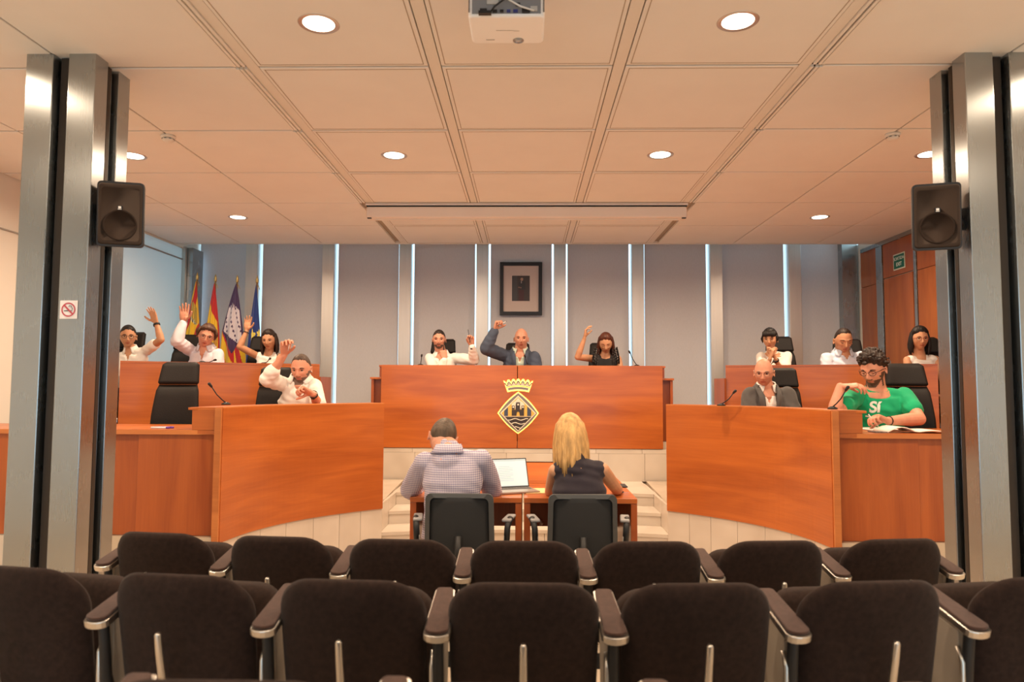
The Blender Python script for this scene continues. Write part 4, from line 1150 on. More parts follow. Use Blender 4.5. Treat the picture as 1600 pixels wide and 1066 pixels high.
def person(label,Y,head,Sa,Sb,armA,armB,sex='m',skin='light',top=('shirt',(.8,.8,.8)),facing=0,**o):
    """Sa, armA: image-left side; all positions are photo directions at real depths"""
    fem=sex=='f'; sz=o.get('s',1.0)*(.96 if fem else 1.0)
    hp=P(head[0],head[1],Y+o.get('hdy',(.07 if o.get('away') else -.06))); hy,hpitch,hroll=map(R,head[2:5])
    A=P(Sa[0],Sa[1],Y+(Sa[2] if len(Sa)>2 else 0)); B=P(Sb[0],Sb[1],Y+(Sb[2] if len(Sb)>2 else 0))
    away=o.get('away',False)
    A=A-V((0,0,.034*sz)); B=B-V((0,0,.034*sz))
    mid=(A+B)/2; seat=o.get('seat',.46)+o['floor']
    pel=V((mid.x-o.get('lx',0), mid.y+o.get('lean',.08)*(1), seat+.09))
    lat=(B-A); lat.z*=.3; lat.normalize(); up=(mid-pel).normalized(); fw=lat.cross(up).normalized()  # fw: toward -y when facing the viewer
    if fw.y>0: fw=-fw
    if away: fw=-fw
    hw=(B-A).length/2
    HM=Mx.Translation(hp)@Mx.Rotation(hy+(pi if away else 0),4,'Z')@Mx.Rotation(hpitch,4,'X')@Mx.Rotation(hroll,4,'Y')@Mx.Scale(sz*o.get('hs',1.0),4)
    HI=HM.inverted()
    root=thing('person',label,'person',(pel.x,pel.y,o['floor']))
    ROOT=Mx.Translation((-pel.x,-pel.y,-o['floor']))
    nb=mid+up*.072*sz-fw*.015; nb=nb+lat*((hp-nb).dot(lat)*.4)
    bulk=o.get('bulk',1.0)
    def torso(mb,inf,tmax=1.0,t0=0.0,m=0):
        prof=[(0,.165,.115),(.15,.160,.118),(.35,.150,.112),(.55,.150,.110),(.72,.165,.115),(.86,hw/sz/bulk*.93,.105),(.95,hw/sz/bulk*.90,.085),(1.0,hw/sz/bulk*.74,.072),(1.06,.095,.062)]
        if fem: prof=[(t,w_*(.93 if t<.8 else 1),d_*(1.0 if .5<t<.85 else .9)) for t,w_,d_ in prof]
        rings=[]
        for t,w_,d_ in prof:
            if t<t0 or t>tmax: continue
            c=pel+(mid-pel)*t+up*max(0,(t-.98))*.5
            w2=w_*sz*bulk+inf; d2=d_*sz*bulk+inf
            rr=[]
            for j in range(28):
                a=2*pi*j/28; ca,sa=cos(a),sin(a)
                y_=d2*(abs(sa)**.85)*(1 if sa>=0 else -1)
                if fem and .5<t<.85 and sa>0: y_+=.028*sz*math.exp(-((abs(ca)-.45)/.3)**2)
                rr.append(c+lat*(w2*(abs(ca)**.85)*(1 if ca>=0 else -1))+fw*y_-fw*.0)
            rings.append(rr)
        mb.rings(rings,m=m)
    arms=[]
    for side,S,a in (('a',A,armA),('b',B,armB)):
        UL,FL=.285*sz,.255*sz
        if 'e3' in a: E_=a['e3']
        elif 'e' in a: E_=armsolve(S,a['e'][0],a['e'][1],a.get('UL',UL),a.get('es',-1))
        else:
            sd=-1 if side=='a' else 1
            E_=S+V((sd*.04,0,0))+fw*.10-V((0,0,.25*sz))
        if 'w' in a: W_=armsolve(E_,a['w'][0],a['w'][1],a.get('FL',FL*.99),a.get('ws',1)) if 'wdy' not in a else P(a['w'][0],a['w'][1],E_.y+a['wdy'])
        elif 'w3' in a: W_=a['w3']
        else:
            sd=-1 if side=='a' else 1
            W_=E_+fw*.2-V((sd*.12,0,0))+V((0,0,-.02))
        # keep believable lengths
        d=W_-E_
        if d.length>.30*sz: W_=E_+d.normalized()*.30*sz
        elif d.length<.19*sz: W_=E_+d.normalized()*.20*sz
        arms.append((S,E_,W_,a,side))
    # skin body
    mb=MB()
    HV=headfn(ICO_V,fem,True,o.get('jaw',1.0)); mb.add([tuple(p) for p in HV],ICO_F,X=HM)
    for s_ in(-1,1):
        mb.rings([[(s_*(.074+.004*k_)+s_*.010*(r_>.5)*(cos(a)>-.9)*1.0, .012+ .017*r_*cos(a)+.006*r_*sin(a), -.012+.031*r_*sin(a)) for a in [2*pi*j/14 for j in range(14)]] for k_,r_ in ((-1.5,.6),(.4,1.0),(1.2,1.0),(1.3,.7),(.2,.3))],X=HM)
    nk=(.063 if not fem else .050)*sz*o.get('neck',1.0)
    hb=HM@V((0,.022,-.055)); hb2=HM@V((0,.016,-.09))
    mb.capsule(nb-up*.05,hb,nk*1.12,nk*.95,18)
    mb.capsule(nb-up*.07,nb,nk*1.6,nk*1.05,18)
    torso(mb,-.006,t0=.3)
    for S,E_,W_,a,side in arms:
        r1,r2,r3,r4=[k*sz*(.86 if fem else 1)*o.get('armk',1.0) for k in (.050,.043,.042,.026)]
        mb.chain([nb-up*.050,S-(S-mid).normalized()*.02],[.036*sz,.043*sz*(.9 if fem else 1)],14)
        mb.chain([S,S*.5+E_*.5,E_],[r1,r2*1.12,r2],14)
        mb.chain([E_,E_*.72+W_*.28,W_],[r2*.98,r3*1.05,r4],14)
        # hand
        right=(side=='a')!=away
        f=a.get('f') or tuple((W_-E_).normalized()); n=a.get('n',(0,-.3,-1))
        a['X']=hand(mb,W_+V(f).normalized()*.012,f,n,right,a.get('pose','relaxed'),sz*a.get('hs',1.03))
    me=remesh(mb,o.get('vox',.0046),1)
    # face regions
    c=centers(me); h4=np.c_[c,np.ones(len(c))]@np.array(HI).T; hx,hy_,hz=h4[:,0],h4[:,1],h4[:,2]
    mi=np.zeros(len(c),int)
    inh=(abs(hx)<.1)&(abs(hy_)<.13)&(abs(hz)<.125)
    beard=o.get('beard')
    if beard:
        cut=-.040-.035*np.clip((.058-abs(hx))/.05,0,1)*0
        bz=((hz<-.047)&(hy_<-.005+.6*(hz+.06)))|((hz<-.012)&(abs(hx)>.050)&(hy_<.006)&(hy_>-.040))|((hz<-.030)&(hz>-.06)&(abs(hx)>.040)&(hy_<.002))
        bmask=inh&(hy_<.005)&bz&(hz>-.13)&~((abs(hx)<.021)&(hz>-.080)&(hz<-.058))&~((abs(hx)<.013)&(hz>-.05))&~((abs(hx)>.02)&(abs(hx)<.058)&(hz>-.06)&(hz>-.045-.02))
        mi[bmask]=2
    lips=inh&(hy_<-.07)&(abs(hx)<.023)&(abs(hz+.0675)<.0085*np.sqrt(np.clip(1-(hx/.024)**2,0,1)))
    mi[lips]=1
    if o.get('buzz'):   # cropped sides hair growing out of the skin
        mk=inh&(hz>-.02)&((hy_>o['buzz'])|(hz>.075))&(abs(hx)<.2)&~((abs(hx)>.078))
        mi[mk]=3
    me.transform(ROOT)
    mats_=[skinmat(skin),LIP[skin],mat('beard_'+(beard or 'none'),{'dark':(.10,.055,.038),'greying':(.16,.10,.075),'none':(.1,.1,.1)}[beard or 'none'],.8),mat('hair_stubble_'+skin,tuple(.35*k for k in SKINS[skin]),.8)]
    body=link(me,'body',mats_,root); me.polygons.foreach_set('material_index',mi.tolist())
    LM=ROOT@HM
    # eyes, brows
    if not away:
        for s_ in(-1,1):
            if o.get('eyes','open')=='open':
                e=MB().sphere((s_*.031,-.0745,.0015),.0125,n=14,X=LM,sc=(1.05,.8,.75)).build('eye',EYEW,root)
                MB().sphere((s_*.031+.0*s_,-.0820,.0015),.0062,n=12,X=LM,sc=(1,.6,1)).build('iris',EYED,e)
                MB().tube([(s_*.017,-.084,.003),(s_*.025,-.0885,.0085),(s_*.033,-.0885,.0095),(s_*.044,-.081,.004)],.0017,6,X=LM).build('eyelash',EYED,root)
            else:
                MB().sphere((s_*.031,-.0745,.000),.0135,n=14,X=LM,sc=(1.05,.8,.75)).build('eyelid',skinmat(skin),root)
                MB().tube([(s_*.017,-.083,-.002),(s_*.025,-.0872,-.006),(s_*.033,-.0872,-.0065),(s_*.044,-.080,-.002)],.0017,6,X=LM).build('eyelash',EYED,root)
            br=.0022 if fem else .0034
            MB().tube([(s_*.014,-.0935,.0185),(s_*.024,-.0955,.0235),(s_*.036,-.0915,.0250),(s_*.050,-.078,.019)],[br,br*1.2,br,br*.6],8,X=LM).build('eyebrow',hairmat(o.get('browc',o.get('hair',('','dark'))[1]),HAIRC[o.get('browc',o.get('hair',('','dark'))[1])]),root)
    # glasses
    if 'glasses' in o:
        gm=mat('glasses_'+o['glasses'],{'black':(.012,.01,.01),'red':(.25,.03,.02),'thin':(.12,.09,.07)}[o['glasses']],.3); g=MB(); rr_=.0021 if o['glasses']!='thin' else .0013
        for s_ in(-1,1):
            pts=[(s_*.032+.024*cos(t*pi/10),-.099+.25*abs(s_*.032+.024*cos(t*pi/10))**2*8,.0+.0175*sin(t*pi/10)) for t in range(21)]
            g.tube(pts,rr_,6,X=LM,caps=False)
            g.tube([(s_*.056,-.092,.006),(s_*.074,-.06,.008),(s_*.083,.0,.004),(s_*.082,.02,-.006)],rr_,6,X=LM)
        g.tube([(-.009,-.100,.004),(0,-.103,.006),(.009,-.100,.004)],rr_,6,X=LM)
        go=g.build('glasses',gm,root)
    # hair
    if 'hair' in o: make_hair(root,LM,o['hair'][0],o['hair'][1],fem,o)
    # clothing
    make_top(root,ROOT,top,torso,arms,pel,mid,nb,up,fw,lat,hw,sz,fem,o,nk)
    # trousers and shoes
    tm=mat('trousers_'+o.get('leg','dark'),{'dark':(.03,.032,.045),'khaki':(.28,.20,.10),'black':(.015,.013,.014)}[o.get('leg','dark')],.85,bump=.2,bscale=200)
    mb=MB(); fl=o['floor']; hd=V((fw.x,fw.y,0)).normalized(); ld=V((lat.x,lat.y,0)).normalized()
    mb.sphere((pel.x,pel.y,pel.z-.02),.15,n=18,sc=(1.12,.85,.7))
    for s_ in(-1,1):
        hip=pel+ld*s_*.085-V((0,0,.02)); kn=hip+hd*.40+ld*s_*.03+V((0,0,.0)); kn.z=fl+.50; an=kn-hd*.05-V((0,0,.42)); an.z=fl+.09
        mb.chain([hip,kn,an],[.085*(.92 if fem else 1),.062,.045],14)
    me=remesh(mb,.014,2); me.transform(ROOT); link(me,'trousers',tm,root)
    for s_ in(-1,1):
        kn=pel+ld*s_*.115+hd*.33; X=ROOT@Mx(((ld.x,hd.x,0,kn.x),(ld.y,hd.y,0,kn.y),(0,0,1,fl),(0,0,0,1)))
        rings=[]
        for z,k in ((.003,1),(.025,1.02),(.05,.9),(.075,.62),(.10,.45)):
            rings.append([(.042*k*cos(a),.05*(1 if k>.8 else .4)+(.135*k*sin(a)*(1 if k>.8 else .6)),z) for a in [2*pi*j/18 for j in range(18)]])
        MB().rings(rings,X=X).build('shoe',BLK,root)
    # wrist things
    for S,E_,W_,a,side in arms:
        if 'band' in a:
            ax=(W_-E_).normalized(); c_=W_-ax*.012; x,y,z=frame(ax); X=ROOT@Mx(((x.x,y.x,z.x,c_.x),(x.y,y.y,z.y,c_.y),(x.z,y.z,z.z,c_.z),(0,0,0,1)))
            h=.010 if a['band']=='watch' else .004; r_=.030*sz
            w_=MB().rings([[(r_*k*cos(t*pi/10),r_*k*sin(t*pi/10),zz) for t in range(20)] for k,zz in ((1,-h),(1.1,-h),(1.1,h),(1,h),(1,-h))],caps=False,X=X).build('watch_strap' if a['band']=='watch' else 'bracelet',BLK,root)
            if a['band']=='watch': MB().sphere((0,-r_*1.1,0),.018,n=12,X=X,sc=(1,.4,1)).build('watch_face',EYED,w_)
        if 'pen' in a:
            d,l_=V(a['pen'][0]).normalized(),a['pen'][1]; c_=a['X']@V((.015,.035,.075)); c_=ROOT@c_
            cp=thing('pen',a['pen'][2],'pen',(0,0,0)); q=ROOT.inverted()@c_
            cp.location=q
            MB().tube([d*-.04,d*l_],[.0042,.0042],8).build('barrel',mat('pen_held_'+a['pen'][3],{'white':(.8,.75,.7),'dark':(.05,.05,.07)}[a['pen'][3]],.4),cp)
            MB().tube([d*l_,d*(l_+.012)],[.004,.001],8).build('tip',EYED,cp)
    return root
def make_hair(root,LM,style,colr,fem,o):
    hm=hairmat(colr,HAIRC[colr],.55)
    D=ICO5_V; base=headfn(D,fem,False); x,y,z=base[:,0],base[:,1],base[:,2]
    rnd=random.Random(len(root['label']))
    # distance above the hairline, in metres
    ay=abs(x)
    front=.072 if style in ('short','receding','crop','curly','wavy') else .078
    if style=='receding': front=.098
    # hairline height as a function of y (front -, back +)
    t=np.clip((y+.085)/.10,0,1)
    line=front*(1-t)+(-.005)*t
    t2=np.clip((y-.015)/.05,0,1); line=line*(1-t2)+(-.075)*t2
    if style=='receding': line=line+np.where((y<-.02)&(ay>.03),.012,0)
    if style=='fringe': line=np.where(y<.03,.05*0+.2*0+ -.0+.018+.0, line); 
    d=z-line
    side=np.where((y>-.05)&(y<.02)&(ay>.06)&(z<.03),1,0)
    if style=='fringe': d=np.minimum(np.minimum(.040-z+np.clip(y,0,1)*.15, z+.015+np.clip(y,0,1)*.6),(y+.022)*1.0)
    vol={'crop':.006,'short':.011,'receding':.0055,'fringe':.007,'curly':.028,'wavy':.014,'long':.016,'bob':.020,'tied':.008,'pixie':.022,'longback':.016}[style]
    d=d+.005*np.sin(x*160+y*70)+.003*np.sin(x*330)
    k=np.clip(d/.03,0,1)**.8
    topk=np.clip((z)/.1,0,1)
    th=vol*k*(.6+.6*topk)
    nrm=base/np.linalg.norm(base,axis=1)[:,None]
    if style in('curly','wavy','pixie'):
        n_=np.sin(D[:,0]*17+2*np.sin(D[:,1]*9))*np.sin(D[:,1]*19+1.3)*np.sin(D[:,2]*16+.7)
        th=th*(1+(.45 if style=='curly' else .15)*n_)
        if style=='curly': th+=k*.010*np.clip(-y/.08,0,1)*(z>.04)
    elif style in ('long','bob','longback','tied'):
        th=th*(1+.10*np.sin(np.arctan2(x,y)*22))
    pos=base+nrm*(th[:,None]-.003*(1-k[:,None]))
    keep=d>-.004
    idx=-np.ones(len(D),int); idx[keep]=np.arange(keep.sum()); fs=[[int(idx[a]) for a in f] for f in ICO5_F if keep[f[0]] and keep[f[1]] and keep[f[2]]]
    mb=MB(); mb.add([tuple(p) for p in pos[keep]],fs,smooth=True,X=LM)
    h=None
    def lock(pts,r,flat=.45,hint=(0,1,0)):
        n=len(pts); rs=[r*(.75+.5*sin(pi*min(1,i/(n-1)*1.1))) if i<n-1 else r*.25 for i in range(n)]
        mb.tube(pts,rs,8,X=LM,flat=flat,hint=hint)
    if style in('long','bob','longback'):
        drop={'long':-.20,'bob':-.135,'longback':-.215}[style]; drop=o.get('hlen',drop)
        N=46
        for i in range(N):
            a=pi*(-.12+1.24*i/(N-1))   # from one temple round the back to the other
            px_,py_=.079*cos(a),.088*sin(a)+.012
            if py_<-.03 and not fem: continue
            out=1.10; jig=rnd.uniform(-.008,.008); dl=drop+rnd.uniform(-.025,.02)
            edge=(i<4 or i>N-5)
            pts=[(px_*.55,py_*.5,.105),(px_*.95,py_*.92+.0,.062),(px_*out,py_*out,.0),(px_*(out+.08)+jig*.5,py_*(out+.04),-.06),(px_*(out+.08)+jig,py_*(out+.02)+jig,(-.06+dl)/2),(px_*(out-.0)+jig*1.5,py_*(out-.04)+jig,dl)]
            if edge: pts[1]=(px_*.95,py_*.92-.0,.055)
            lock(pts,.0125,.5)
    if style=='tied':
        mb.sphere((-.0,.115,.03),.035,n=14,X=LM,sc=(1,.8,1.1))
        lock([(0,.11,.02),(0,.13,-.04),(-.01,.125,-.12)],.024,.7)
    if style=='pixie':
        for i in range(16):
            u=-1+2*i/15; lock([(u*.05+.01,-.05,.115),(u*.065+.005,-.096,.085),(u*.07-.004,-.105,.045-.012*abs(u)-.006*rnd.random())],.011,.4)
        for s_ in(-1,1):
            for j in range(4): lock([(s_*.07,-.03+.025*j,.06),(s_*.085,-.032+.026*j,.01),(s_*.08,-.03+.027*j,-.04+.008*j)],.013,.4)
    if style=='curly':
        for i in range(110):
            a=rnd.uniform(0,2*pi); e=rnd.uniform(.15,1.45); dx,dy,dz=cos(a)*cos(e),sin(a)*cos(e),sin(e)
            if dy<-.2 and dz<.45: continue
            if dy<.3 and dz<.3: continue
            r_=1.25+rnd.uniform(-.04,.05); c_=(dx*.077*r_,dy*.098*r_,dz*.118*(r_+.02))
            mb.sphere(c_,rnd.uniform(.011,.019),n=8,X=LM,sc=(1,1,.8))
    if style=='wavy':
        for i in range(18):
            u=-1+2*i/17; lock([(u*.03,-.0,.126),(u*.060,-.060,.112-.02*abs(u)),(u*.078,-.088+.02*abs(u),.082-.02*abs(u))],.010,.5)
        for s_ in(-1,1):
            for j in range(5): lock([(s_*.075,-.035+.022*j,.075),(s_*.092,-.03+.022*j,.025),(s_*.088,-.01+.02*j,-.03)],.015,.5)
    mb.build('hair',hm,root)
def fabric(name,col,kind='plain'):
    if name in MATS: return MATS[name]
    if kind=='plain': return mat(name,col,.85,noise=.05,nscale=6,bump=.35,bscale=9,sheen=.1)
    m,nt,b=nodes(name); L=nt.links; tc=nt.nodes.new('ShaderNodeTexCoord'); sp=nt.nodes.new('ShaderNodeSeparateXYZ'); L.new(tc.outputs['Object'],sp.inputs[0])
    def stripes(out,k):
        q=nt.nodes.new('ShaderNodeMath'); q.operation='MULTIPLY'; q.inputs[1].default_value=k; L.new(out,q.inputs[0])
        s=nt.nodes.new('ShaderNodeMath'); s.operation='SINE'; L.new(q.outputs[0],s.inputs[0])
        r=nt.nodes.new('ShaderNodeMapRange'); r.inputs[1].default_value=-.3; r.inputs[2].default_value=.3; L.new(s.outputs[0],r.inputs[0]); return r.outputs[0]
    a=stripes(sp.outputs[0],2*pi/.0105); c=stripes(sp.outputs[2],2*pi/.013)
    ad=nt.nodes.new('ShaderNodeMath'); ad.operation='ADD'; L.new(a,ad.inputs[0]); L.new(c,ad.inputs[1])
    r=nt.nodes.new('ShaderNodeValToRGB'); e=r.color_ramp.elements; e[0].position=.0; e[0].color=(.20,.18,.30,1); e[1].position=1; e[1].color=(.62,.56,.60,1); x=e.new(.5); x.color=(.40,.36,.45,1)
    mu=nt.nodes.new('ShaderNodeMath'); mu.operation='MULTIPLY'; mu.inputs[1].default_value=.5; L.new(ad.outputs[0],mu.inputs[0]); L.new(mu.outputs[0],r.inputs[0]); L.new(r.outputs[0],b.inputs['Base Color'])
    b.inputs['Roughness'].default_value=.85; MATS[name]=m; return m
def make_top(root,ROOT,top,torso,arms,pel,mid,nb,up,fw,lat,hw,sz,fem,o,nk):
    if top[0]=='tshirt': o=dict(o,neckdrop=.036)
    kind,col=top[0],top[1]; nm=o.get('cloth',kind)
    away_=o.get('away',False)
    def layer(name,inf,mate,sleeve,vw,vd,vox=.0085,flare=0,hs=0):
        mb=MB(); torso(mb,inf)
        mb.capsule(nb-up*.07,nb-up*((o.get('neckdrop',.012) if sleeve else .03) if not away_ else (.004 if sleeve else -.01)),nk*1.6+inf*.3,nk*1.05+inf*.3,20)
        for S,E_,W_,a,side in arms:
            k=sz*(.86 if fem else 1)*o.get('armk',1.0); e=inf
            sl=a.get('sleeve',sleeve)
            mb.chain([nb-up*(.048 if away_ else .060),S-(S-mid).normalized()*.02-up*.006],[(.050 if away_ else .038)*sz+e,.043*sz*(.9 if fem else 1)+e],16)
            if sl==0:
                mb.sphere(S-(S-mid).normalized()*(.028 if away_ else .035),(.053 if away_ else .048)*sz+e*.4,n=14)
                continue
            r1,r2,r3,r4=.051*k+e,.046*k+e,.046*k+e,.032*k+e*.8
            if sl=='short': q=S*.42+E_*.58; mb.chain([S,S*.6+q*.4,q],[r1,r1*1.0,r1*1.04],16)
            elif sl=='elbow': q=S*.05+E_*.95; mb.chain([S,S*.5+q*.5,q],[r1,r2*1.12,r2*1.16],16)
            else:
                end=.95 if sl=='long' else .35
                q=E_*(1-end)+W_*end; mb.chain([S,S*.5+E_*.5,E_],[r1,r2*1.15,r2*1.08],16); mb.chain([E_,E_*.6+q*.4,q],[r2*1.08,r3*1.02,r4*1.05 if sl=='long' else r3*1.08],16)
        me=remesh(mb,vox,3)
        c=coords(me).astype(float)
        # folds
        g=c@np.array(up); l_=c@np.array(lat); f_=c@np.array(fw)
        me2=me
        nr=np.empty(len(c)*3,np.float32); me.vertices.foreach_get('normal',nr); nr=nr.reshape(-1,3)
        wv=np.sin(l_*38+g*55+np.sin(g*23)*2)*np.sin(g*31-l_*22+f_*40+1.1); c=c+nr*(wv*.0035*o.get('fold',1.0))[:,None]
        if vd>0:
            rel=c-np.array(nb); gl=rel@np.array(up); ll=rel@np.array(lat); ff=rel@np.array(fw)
            dep=-(gl-.02)   # below the neck base
            wv_=vw*(1-np.clip(dep/vd,0,1)); mk=(ff>.0)&(abs(ll)<wv_)&(dep<vd)&(gl<.09)
            c=c-np.array(fw)[None,:]*(mk*.045)[:,None]
            mk2=np.clip((gl+.02)/.03,0,1)*np.clip((ff-.0)/.03,0,1)*np.exp(-(ll/(vw*1.0))**4); c=c-np.array(up)[None,:]*(mk2*.035)[:,None]
        if top[0]=='tshirt' and not away_:
            rel=c-np.array(nb); gl=rel@np.array(up); ll=rel@np.array(lat); ff=rel@np.array(fw)
            wt=np.clip((gl+.075)/.04,0,1)*np.clip((ff+.01)/.05,0,1)*np.exp(-(ll/.085)**4); c=c-(np.array(up)*.03+np.array(fw)*.012)[None,:]*wt[:,None]
        setco(me,c); me.transform(ROOT)
        ob=link(me,name,mate,root); return ob
    def collar(name,mate,rin,rout,gap,zt,zb,gapb=None,pt=.02,n=28,parent=None):
        """open collar band around the neck"""
        vs=[];fs=[]
        for i in range(n+1):
            u=i/n; 
            rows=[]
            for r_,z,gg in ((rin,zt,gap),(rin*1.10,zt+.004,gap),((rin+rout)/2,(zt+zb)/2,(gap+(gapb or gap))/2),(rout,zb,gapb or gap)):
                a=pi/2+gg+(2*pi-2*gg)*u
                front=max(0,sin(a))
                p=nb+lat*(cos(a)*r_*(1.0))+fw*(sin(a)*r_*.95)+up*(z-front*pt*(1 if z<zt else .35))
                rows.append(ROOT@p)
            vs+=rows
        for i in range(n):
            for j in range(3): a=i*4+j; fs.append((a,a+1,a+5,a+4))
        ob=MB().add(vs,fs,smooth=True).build(name,mate,parent or root); md=ob.modifiers.new('s','SOLIDIFY'); md.thickness=.004; return ob
    away=o.get('away',False)
    if kind in('shirt','blouse'):
        m=fabric('cloth_'+nm,col,'check' if nm=='checked_shirt' else 'plain')
        sh=layer('shirt',.012,m,top[2],.0 if away else .045,0 if away else top[3],vox=.0085)
        collar('collar',m,nk*1.10,nk*1.65,.45,.022 if away else .018,-.026,.62,pt=.035)
        if not away:
            for k in range(4):
                q=mid-(mid-pel)*(.16+.16*k)+fw*(.118*sz*o.get('bulk',1)+.010)
                if k<3: MB().sphere(ROOT@q,.0055,n=8,sc=(1,.5,1)).build('button',mat('button',(.6,.58,.55),.4),sh)
    elif kind=='jacket':
        ms=fabric('cloth_under_'+nm,top[2]); layer('shirt',.010,ms,0,.04,.16)
        collar('shirt_collar',ms,nk*1.10,nk*1.6,.42,.034,-.012,.6,pt=.04)
        m=fabric('cloth_'+nm,col)
        jb=layer('jacket',.024,m,'long',0,0,vox=.010)
        # open front
        me=jb.data; c=coords(me).astype(float); R_=np.array([ROOT.translation[:]]); w_=c-R_
        rel=w_-np.array(nb); gl=rel@np.array(up); ll=rel@np.array(lat); ff=rel@np.array(fw)
        dep=-(gl-.03); wid=.062-.03*np.clip(dep/.42,0,1); mk=(ff>0)&(abs(ll)<wid)
        c=c-np.array(fw)[None,:]*(mk*.05)[:,None]; mk2=(gl>.0)&(ff>-.03)&(abs(ll)<.085); c=c-np.array(up)[None,:]*(mk2*.03)[:,None]; setco(me,c)
        # lapels
        for s_ in(-1,1):
            vs=[];fs=[]; n=10
            for i in range(n+1):
                u=i/n; base=nb+up*(.025-.36*u)*sz; fr=(.055+.075*min(1,u*2.2)**.6+.012)*sz*o.get('bulk',1)+.022
                if u<.12: fr=(.0+.09*u/.12)*sz+.01
                xi=(.058-.028*u)*1.0+ (.012 if u<.12 else 0); xo=xi+ (.030+.030*sin(min(1,u*1.5)*pi))*(1-u*.5)
                vs+= [ROOT@(base+lat*s_*xi+fw*(fr+.004)),ROOT@(base+lat*s_*xo+fw*(fr-.012)-up*.012)]
            for i in range(n): a=2*i; fs.append((a,a+1,a+3,a+2))
            ob=MB().add(vs,fs,smooth=True).build('lapel',m,jb); md=ob.modifiers.new('s','SOLIDIFY'); md.thickness=.006
        collar('jacket_collar',m,nk*1.25,nk*1.85,1.0,.022,-.02,1.1,pt=.03)
    elif kind=='tshirt':
        m=fabric('cloth_'+nm,col); layer('t_shirt',.014,m,top[2],0 if away else .0,0,vox=.0085)
        # neck rib
        collar('neck_rib',m,nk*1.16,nk*1.34,.02,-.022,-.036,.02,pt=.030)
    elif kind=='sleeveless':
        m=fabric('cloth_'+nm,col); layer('top',.010,m,0,.055 if not away else 0,top[2] if len(top)>2 else .0,vox=.0085)
# ------------------------------------------------------------ the fourteen people
WHc=(.80,.77,.72)
up_=(0,-.05,1)
person('woman in a white short-sleeved shirt and glasses by the left wall, hand raised',7.42,(200,526,28,4,0),(178,556),(229,543),
  {}, dict(e=(251.5,531),w=(244.5,505.5),wdy=.03,f=(-.38,-.1,1),n=(-.25,-1,-.1),pose='open',band='watch',sleeve='short'),
  sex='f',skin='tan',top=('shirt',WHc,'short',.14),cloth='white_blouse',floor=ZR,hair=('tied','black'),glasses='black',s=1.02,lean=.12)
person('man in a lilac-white long-sleeved shirt and glasses, palm raised before the flags',7.92,(322.5,524.5,24,14,13),(298,543),(341,549),
  dict(e=(276,533),w=(285.5,507.5),wdy=.05,f=(.05,-.05,1),n=(.1,-1,0),pose='open',hs=1.12), {},
  sex='m',skin='pink',top=('shirt',(.66,.62,.68),'long',.17),cloth='lilac_shirt',floor=ZR,hair=('wavy','brown'),glasses='thin',s=1.08,lean=.12)
person('dark-haired woman in a white sleeveless top by the flags, hand raised',8.35,(420.5,531.5,4,10,-3),(402,552),(436,553),
  dict(e=(374.5,542),w=(384.5,519.5),wdy=.04,f=(.12,-.05,1),n=(.1,-1,0),pose='open',band='thin'), {},
  sex='f',skin='tan',top=('sleeveless',WHc,.075),cloth='white_top',floor=ZR,hair=('long','dark'),s=1.03,hlen=-.17,lean=.1)
person('bearded man in a white shirt at the left front desk, arm raised',6.62,(470.5,576,0,14,0),(443,594),(491,596),
  dict(e=(417,593),w=(443.5,556),wdy=-.05,f=(.25,-.3,1),n=(.7,-1,.1),pose='pinch',sleeve='roll',hs=1.1,pen=((.25,-.2,1),.035,'short white pen in the raised hand of the bearded man at the left front desk','white')),
  dict(e=(499,637),w=(489.5,616),ws=-1,f=(-.85,-.45,.45),n=(.1,-.5,-1),pose='fist',sleeve='roll',band='watch'),
  sex='m',skin='pink',top=('shirt',(.84,.80,.74),'roll',.14),cloth='white_shirt',floor=ZF,hair=('receding','browngrey'),beard='greying',s=1.12,bulk=1.02,lean=.14,browc='dark')
person('bearded man in a white shirt at the central desk, hand at his chin',8.62,(686,531,4,3,0),(671,556),(711,555),
  dict(e=(682,584),w=(694.5,563),wdy=-.12,f=(-.15,.15,1),n=(-.2,1,.2),pose='fist'), dict(e=(741,563),w=(738,546),wdy=-.10,f=(-.1,-.1,1),n=(0,-1,0),pose='pinch',band='watch',pen=((-.17,0,1),.11,'thin pen held upright by the bearded man left of the central desk','dark')),
  sex='m',skin='pink',top=('shirt',WHc,'long',.13),cloth='white_shirt_two',floor=ZR,hair=('crop','dark'),beard='dark',s=1.0,lean=.1)
person('bald man in a navy jacket at the centre, fist raised holding a white pen',8.62,(814.5,529.5,0,3,0),(788,551),(835,554),
  dict(e=(759.5,545),w=(772.5,517.5),wdy=0,f=(.35,-.15,1),n=(.9,-.4,-.1),pose='fist',hs=1.12,pen=((1,-.1,.55),.07,'white pen in the raised fist of the bald man in the centre','white')), {},
  sex='m',skin='pink',top=('jacket',(.058,.075,.115),(.62,.72,.60)),cloth='navy_jacket',floor=ZR,s=1.06,buzz=None,neck=1.08,lean=.1,browc='brown')
ruf=person('woman in a black ruffled top with long auburn hair, looking down, hand raised',8.60,(946.5,536.5,-8,24,0),(925,556),(966,557),
  dict(e=(902.5,558),w=(913,529.5),wdy=-.05,f=(.2,-.1,1),n=(1,-.2,0),pose='relaxed'), {},
  sex='f',skin='warm',top=('sleeveless',(.014,.012,.013),0),cloth='black_top',floor=ZR,hair=('long','auburn'),s=1.05,hlen=-.18,eyes='down',lean=.1)
